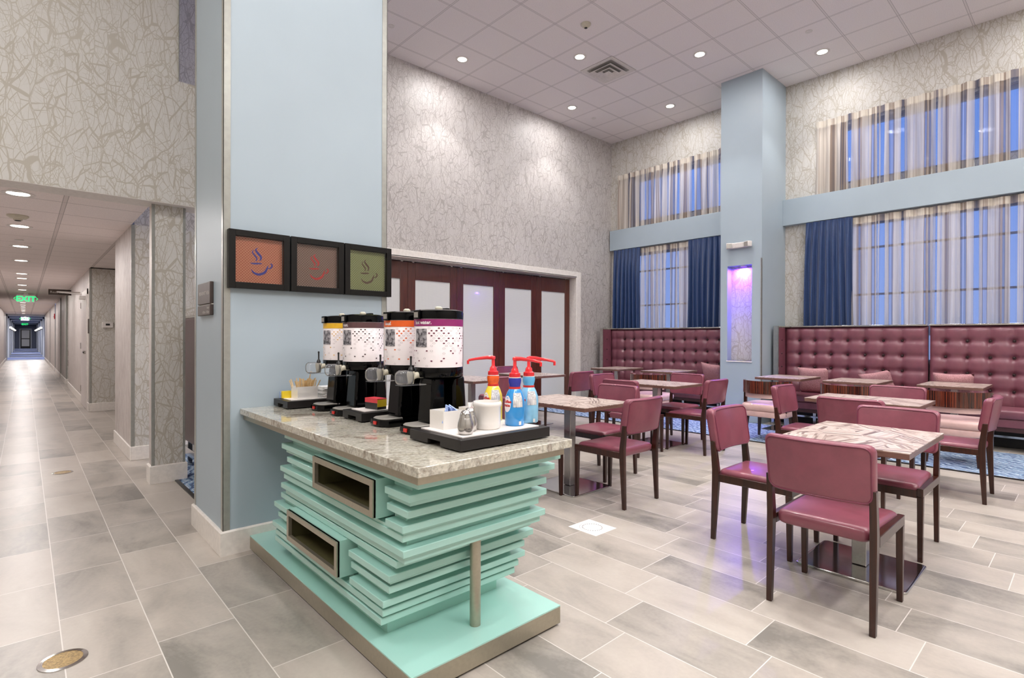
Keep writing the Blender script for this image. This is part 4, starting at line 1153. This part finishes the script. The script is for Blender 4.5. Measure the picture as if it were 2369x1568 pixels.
# cup lids and cups beyond, standing on the worktop beside the tray
t = open_box(1.745, 3.50, .075, .16, .12, 'ceramic', 'white tall box holding cup lids beside the napkins', name='lid_box', z=CZ)
for k in range(7):
    o = MB().lathe([(.033, 0), (.034, .003), (.030, .006), (.027, .014), (.001, .014)], n=28).build('cup_lid', None, 'paper', loc=(1.745, 3.50, CZ+.062+.010*k), sharp=40)
    tag(o, 'white plastic cup lid stacked in the tall white box', 'lid', 'stacked cup lids')
for k in range(9):
    o = MB().lathe([(.028, 0), (.036, .095), (.038, .098), (.034, .098), (.026, .003), (.001, .003)], n=28).build('paper_cup', None, 'paper', loc=(1.745, 3.37, CZ+.013*k), sharp=40)
    tag(o, 'white paper cup nested in the stack behind the servers', 'cup', 'stacked paper cups')

# ================================================================ pictures on the pier
def picture(x0, artmat, ink, label):
    W = .372; z0 = 1.652; H = .362; fw = .038
    t = empty('framed_picture', (x0+W/2, PY0, z0), 0, label, 'picture', 'three framed cup pictures'); a = W/2-.003
    mb = MB(); mb.box(-a, -.045, 0, -a+fw, 0, H).box(a-fw, -.045, 0, a, 0, H).box(-a+fw, -.045, 0, a-fw, 0, fw).box(-a+fw, -.045, H-fw, a-fw, 0, H)
    mb.build('frame', t, 'frame_black', bevel=.0015)
    k = MB().box(-a+fw, -.008, fw, a-fw, -.002, H-fw).build('print', t, artmat)
    cx, cz = .0, H/2; f = lambda p, q: (cx+p, -.0095, cz+q)
    mb = MB()
    def curve(pts, w_): # catmull sampled
        P = [pts[0]]+pts+[pts[-1]]; out = []
        for i in range(1, len(P)-2):
            for s in range(8):
                u = s/8; p0, p1, p2, p3 = P[i-1], P[i], P[i+1], P[i+2]
                out.append(tuple(.5*((2*p1[d])+(-p0[d]+p2[d])*u+(2*p0[d]-5*p1[d]+4*p2[d]-p3[d])*u*u+(-p0[d]+3*p1[d]-3*p2[d]+p3[d])*u**3) for d in (0, 1)))
        out.append(pts[-1]); n = len(out); ws = [max(.0006, 1.5*w_*math.sin(PI*min(1, max(0, i/(n-1))))**.8) for i in range(n)]
        mb.strip(out, ws, f=f)
    curve([(-.005, .085), (-.018, .07), (-.005, .05), (.012, .03), (.012, .012), (.002, .002)], .009)
    curve([(-.028, .07), (-.038, .055), (-.025, .035), (-.012, .018), (-.014, .004), (-.02, -.002)], .006)
    curve([(-.052, -.016), (-.03, -.018), (.0, -.015), (.022, -.014)], .007)
    curve([(-.045, -.055), (-.03, -.075), (.0, -.085), (.035, -.07), (.052, -.04), (.056, -.022)], .010)
    curve([(.052, -.042), (.07, -.04), (.082, -.025), (.078, -.012), (.068, -.012)], .006)
    mb.build('cup_drawing', k, ink, sharp=180)
    MB().box(-a+fw-.002, -.034, fw-.002, a-fw+.002, -.032, H-fw+.002).build('glazing', t, 'pane_glass')
picture(.921, 'art_orange', 'art_blue', 'black framed orange print of a steaming cup in blue')
picture(1.296, 'art_maroon', 'art_red', 'black framed brown print of a steaming cup in red')
picture(1.671, 'art_olive', 'art_brown', 'black framed olive print of a steaming cup in brown')

# plaque on the pier's left face
t = empty('wall_plaque', (PX0, 4.0, 1.49), 0, 'brown plaque reading BREAKFAST AREA on the left face of the blue pier', 'sign')
MB().box(-.022, -.14, .075, 0, .19, .218).box(-.022, -.14, 0, 0, .19, .070).build('board', t, 'sign_brown', bevel=.004)
MB().box(-.012, -.139, .069, 0, .189, .076).build('divider', t, 'silver_ink')
mb = MB(); fp = lambda a, b: (-.0228, .0-a, b)
text_geo(mb, 'BREAKFAST AREA', .034, lambda a, b: (-.0228, -.125-a, .135+b), 'RIGHT', .0003)
text_geo(mb, 'Hours', .024, lambda a, b: (-.0228, -.125-a, .042+b), 'RIGHT', .0002)
text_geo(mb, '6:30am - 10:00am', .024, lambda a, b: (-.0228, -.125-a, .014+b), 'RIGHT', .0002)
mb.build('lettering', t, 'silver_ink', sharp=180)

# ================================================================ ceiling things
def downlight(x, y, z, label, group, r=.09, k=1.0, spot=True, col=(1, .92, .88), parentlight=True):
    t = empty('ceiling_light', (x, y, z), 0, label, 'light', group)
    MB().lathe([(r*.78, -.002), (r*1.12, -.006), (r*1.12, 0), (r*.7, 0)], n=28).build('trim_ring', t, 'white_metal')
    MB().lathe([(r*.76, -.0035), (r*.76, -.001)], n=28).build('lens', t, 'lamp_glow')
    return t
names = {(8.74, 2.78): 'recessed ceiling light nearest the pier on its right', (7.475, 4.045): 'recessed ceiling light left of the pier, third of the front row', (6.21, 5.31): 'recessed ceiling light just left of the square vent',
         (4.945, 6.575): 'leftmost recessed ceiling light over the dining room', (7.475, 6.575): 'recessed ceiling light in the far left of the rear row', (8.74, 5.31): 'recessed ceiling light at the right of the rear row'}
for i in range(0, 7):
    for j in range(-4, 4):
        if (i+j) % 2: continue
        x, y = 8.74-1.265*i, 2.78+1.265*j
        if x < 2.6 and y > 3.0: continue
        if x < .8: continue
        key = (round(x, 3), round(y, 3)); lab = names.get(key)
        vis = lab is not None
        if vis: downlight(x, y, CEIL, lab, 'recessed lights over the dining room')
        lamp('SPOT', 'downlight_beam', (x, y, CEIL-.02), K_SPOT, (1, .965, .945), .06, spot=(math.radians(88), .45))
        lamp('AREA', 'downlight_glow', (x, y, CEIL-.03), K_FLOOD, (1, .975, .965), .3)
t = empty('ceiling_vent', (6.85, 5.27, CEIL), 0, 'square white louvred air vent in the dining ceiling', 'vent')
MB().box(-.31, -.31, -.004, .31, .31, 0).build('backing', t, 'grey_plastic')
for k, (o_, zz) in enumerate(((.31, 0), (.215, -.012), (.135, -.02), (.06, -.026))):
    i_ = o_-.065 if k else o_-.07; mb = MB(); sq = lambda r, z: [(-r, -r, z), (r, -r, z), (r, r, z), (-r, r, z)]
    mb.loft([sq(i_ if k < 3 else .005, zz-.004), sq(o_, zz-.03 if k else -.008), sq(o_, zz-.028 if k else -.002), sq(i_ if k < 3 else .005, zz-.002)], cap=False)
    mb.build('louvre', t, 'white_metal', sharp=20)
def detector(x, y, z, label, r=.07, mat='cream_plastic'):
    t = empty('smoke_detector', (x, y, z), 0, label, 'smoke detector')
    MB().lathe([(r, 0), (r, -.012), (r*.75, -.03), (r*.45, -.034), (r*.4, -.05), (.002, -.052)][::-1], n=28).build('body', t, mat, sharp=50)
    MB().lathe([(r*.30, -.055), (r*.30, -.05)], n=16).build('sensor', t, 'dark_shade')
detector(5.62, 4.70, CEIL, 'round cream smoke detector on the dining ceiling')
detector(-.05, 7.35, CC, 'cream smoke detector on the corridor ceiling, nearest one', .085)
def sprinkler(x, y, z, label):
    tag(MB().lathe([(.045, -.006), (.045, 0)], (0, 0, 0), 24).build('sprinkler_cover', None, 'white_metal', loc=(x, y, z)), label, 'sprinkler cover', 'concealed sprinkler covers')
sprinkler(8.14, 6.6, CEIL, 'small round sprinkler cover near the far ceiling corner')
sprinkler(3.70, 6.53, CEIL, 'small round sprinkler cover at the ceiling edge by the blue pier')
sprinkler(8.02, 2.72, CEIL, 'small round sprinkler cover beside the light right of the pier')
sprinkler(-.06, 5.9+.2, CC, 'round sprinkler cover nearest the corridor mouth'); sprinkler(-.05, 9.2, CC, 'round sprinkler cover between the second and third corridor lights')
CL = [6.22, 8.05, 9.85, 11.7, 14.15, 15.3, 17.3, 19.1, 25.0, 26.5, 28.4, 30.3, 32.4, 34.3, 36.0, 39.0]
ords = ['nearest', 'second', 'third', 'fourth', 'fifth', 'sixth', 'seventh', 'eighth', 'ninth', 'tenth', 'eleventh', 'twelfth', 'thirteenth', 'fourteenth', 'fifteenth', 'sixteenth']
for i, y in enumerate(CL):
    downlight(-.04, y, CC, ords[i]+' recessed light along the corridor ceiling', 'recessed lights along the corridor', .10)
    lamp('AREA', 'corridor_beam', (-.04, y, CC-.02), K_CORR, (1, .955, .94), .16)
for y in (2.5,):
    pass
def exit_sign(y, label, s=1.0, z=None):
    z = CC-.27 if z is None else z
    t = empty('exit_sign', (.03, y, z), 0, label, 'sign', 'green exit signs')
    MB().box(-.19*s, .0, 0, .19*s, .05, .21*s).build('housing', t, 'white_metal')
    MB().box(-.05, .01, .21*s, .05, .04, CC-z).build('mount', t, 'white_metal')
    mb = MB(); text_geo(mb, 'EXIT', .205*s, lambda a, b: (a, -.003, .03*s+b), 'CENTER', .005*s)
    for sg in (-1, 1):
        mb.strip([(sg*.215*s, .07*s), (sg*.25*s, .105*s), (sg*.215*s, .14*s)], [.014*s]*3, f=lambda a, b: (a, -.003, b))
    mb.build('lettering', t, 'exit_green', sharp=180)
exit_sign(20.3, 'nearest green EXIT sign hanging from the corridor ceiling')
exit_sign(44, 'middle green EXIT sign farther down the corridor')
exit_sign(64, 'farthest green EXIT sign above the corridor end door')
# far corridor sconces and lights
for k, (x, y, l) in enumerate([(.80, 47, 'right'), (-.66, 47, 'left'), (.80, 54, 'right'), (-.66, 54, 'left'), (.80, 62, 'right'), (-.66, 62, 'left'), (.80, 70, 'right'), (-.66, 70, 'left')]):
    t = empty('wall_sconce', (x, y, 1.85), 0, '%s small glowing sconce on the %s wall of the far corridor' % (ords[k//2], l), 'sconce', 'sconces in the far corridor')
    MB().box(-.02 if x > 0 else -.10, -.03, -.08, .13 if x > 0 else .02, .03, -.02).build('bracket', t, 'black_satin')
    MB().lathe([(.03, -.02), (.07, .02), (.06, .08), (.03, .10)], n=14).build('shade', t, 'sconce_glow')
for k, (x, y) in enumerate([(-.45, 43.5), (.6, 43.5), (.5, 50), (-.25, 57), (.4, 57), (-.2, 66), (.35, 74)]):
    downlight(x, y, CC, 'small ceiling light %s' % ['on the left just inside the carpeted corridor', 'on the right just inside the carpeted corridor', 'on the right of the second far bay', 'on the left of the third far bay', 'on the right of the third far bay', 'on the left of the fourth far bay', 'nearest the corridor end door'][k], 'lights in the far corridor', .07)
    lamp('AREA', 'far_beam', (x, y, CC-.02), K_CORR*5, (1, .93, .91), .16)
# end door
t = struct('door_1', MB().box(-.40, 78.22, 0, -.32, 78.3, 2.15).box(.50, 78.22, 0, .58, 78.3, 2.15).box(-.32, 78.22, 2.06, .50, 78.3, 2.15), 'corridor_trim')
mb = MB().box(-.32, 78.2, 0, -.22, 78.26, 2.06).box(.40, 78.2, 0, .50, 78.26, 2.06).box(-.22, 78.2, 1.96, .40, 78.26, 2.06).box(-.22, 78.2, 0, .40, 78.26, .25).box(-.22, 78.2, 1.0, .40, 78.26, 1.1)
mb.build('leaf', t, 'black_satin'); B(-.22, 78.225, .25, .40, 78.235, 1.96).build('pane', t, 'frosted_pane')
# restroom door in the corridor wall
t = struct('door_2', MB().box(.848, 12.42, 0, .862, 12.52, 2.22).box(.848, 13.72, 0, .862, 13.82, 2.22).box(.848, 12.42, 2.12, .862, 13.82, 2.22), 'white_trim')
B(.838, 12.52, .01, .852, 13.72, 2.12).build('leaf', t, 'door_white')
MB().box(.80, 12.62, 1.02, .838, 12.67, 1.08).box(.80, 12.62, 1.04, .812, 12.80, 1.06).build('handle', t, 'chrome')
for z in (.25, 1.1, 1.9): MB().lathe([(.014, 0), (.014, .12)], (.84, 13.73, z), 10).build('hinge', t, 'chrome')
MB().box(.76, 12.7, 2.04, .838, 12.95, 2.10).tube([(.79, 12.8, 2.13), (.45, 13.0, 2.17), (.80, 13.4, 2.2)], .012, 8).build('closer', t, 'white_metal')
tag(B(.845, 12.20, 1.40, .86, 12.34, 1.66).build('door_plaque', None, 'sign_brown'), 'small dark plaque on the corridor wall beside the white door', 'sign')
t = empty('hanging_sign', (.86, 17.2, 2.36), 0, 'dark blade sign reading Restrooms over the corridor', 'sign')
MB().box(-.43, 0, 0, 0, .03, .135).build('board', t, 'sign_dark')
text_geo(MB(), 'Restrooms', .075, lambda a, b: (-.40+a, -.003, .042+b)).build('lettering', t, 'silver_ink', sharp=180)
t = empty('thermostat', (1.12, 12.15, 1.505), 0, 'small white thermostat on the papered recess wall', 'thermostat')
MB().box(-.08, -.02, 0, .08, 0, .10).build('case', t, 'white_metal', bevel=.004); MB().box(-.03, -.022, .04, .03, -.02, .075).build('display', t, 'dark_shade')
t = empty('fire_alarm', (.86, 26.8, 2.0), 0, 'red fire alarm strobe high on the corridor wall', 'alarm')
MB().box(-.03, -.06, 0, 0, .0, .2).build('case', t, 'red_alarm', loc=(0, -.02, 0)); MB().box(-.05, -.04, .06, -.03, -.02, .12).build('lens', t, 'white_metal')
# drinking fountain in the corridor recess
t = empty('drinking_fountain', (1.3, 19.5, .8), 0, 'steel drinking fountain in a corridor recess', 'drinking fountain')
MB().box(-.40, -.3, .0, -.02, 0, .15).box(-.40, -.3, -.28, -.02, 0, -.12).build('basin', t, 'brushed', bevel=.01)
MB().tube([(-.25, -.1, .15), (-.25, -.1, .2), (-.2, -.14, .22)], .01, 8).build('spout', t, 'chrome')
# emergency light
t = empty('emergency_light', (8.58, 3.925, 2.80), 0, 'white two-headed emergency light high on the pier', 'emergency light')
MB().box(-.06, -.13, .01, 0, .13, .10).build('case', t, 'white_metal', bevel=.012)
for s in (-1, 1):
    h = MB().box(-.05, -.05, -.045, .03, .05, .045).build('lamp_head', t, 'white_metal', bevel=.01, loc=(-.05, s*.155, .055)); h.rotation_euler = (0, 0, s*.45)
    MB().box(-.053, -.04, -.035, -.05, .04, .035).build('lens', h, 'chrome')
# floor items
def floor_plate(x, y, label):
    t = empty('floor_outlet', (x, y, 0), 0, label, 'floor outlet', 'round brass floor outlets')
    MB().lathe([(.083, 0), (.083, .0025), (.066, .004), (.066, 0)], n=40).build('ring', t, 'chrome'); MB().lathe([(.066, 0), (.066, .003)], n=40).build('cover', t, 'grille')
floor_plate(.12, 2.90, 'round brass floor outlet at the bottom left of the picture')
floor_plate(.28, 6.90, 'round brass floor outlet at the corridor mouth')
t = empty('floor_marker', (2.99, 2.425, 0), 0, 'white square sticker with a dotted circle on the floor tiles', 'floor sticker')
B(-.115, -.125, 0, .115, .125, .0015).build('sheet', t, 'white_board')
mb = MB()
for k in range(26):
    a = 2*PI*k/26; mb.strip([(.066*math.cos(a), .066*math.sin(a)), (.074*math.cos(a+.03), .074*math.sin(a+.03))], [.008, .008], f=lambda p, q: (p, q, .0019))
mb.strip([(.09*math.cos(.1*k), .09*math.sin(.1*k)) for k in range(4, 36)], [.0018]*32, f=lambda p, q: (p, q, .0019)); mb.build('dotted_circle', t, 'ink', sharp=180)
# linear fixtures behind the camera (reflected in the picture glass)
for k, (x, y) in enumerate(LOBBY_LIGHTS):
    t = empty('linear_fixture', (x, y, CEIL), 0, 'long linear ceiling fixture over the lobby behind the viewer', 'light', 'linear lobby lights')
    MB().box(-1.1, -.08, -.05, 1.1, .08, 0).build('housing', t, 'white_metal'); MB().box(-1.08, -.06, -.056, 1.08, .06, -.05).build('diffuser', t, 'strip_glow')
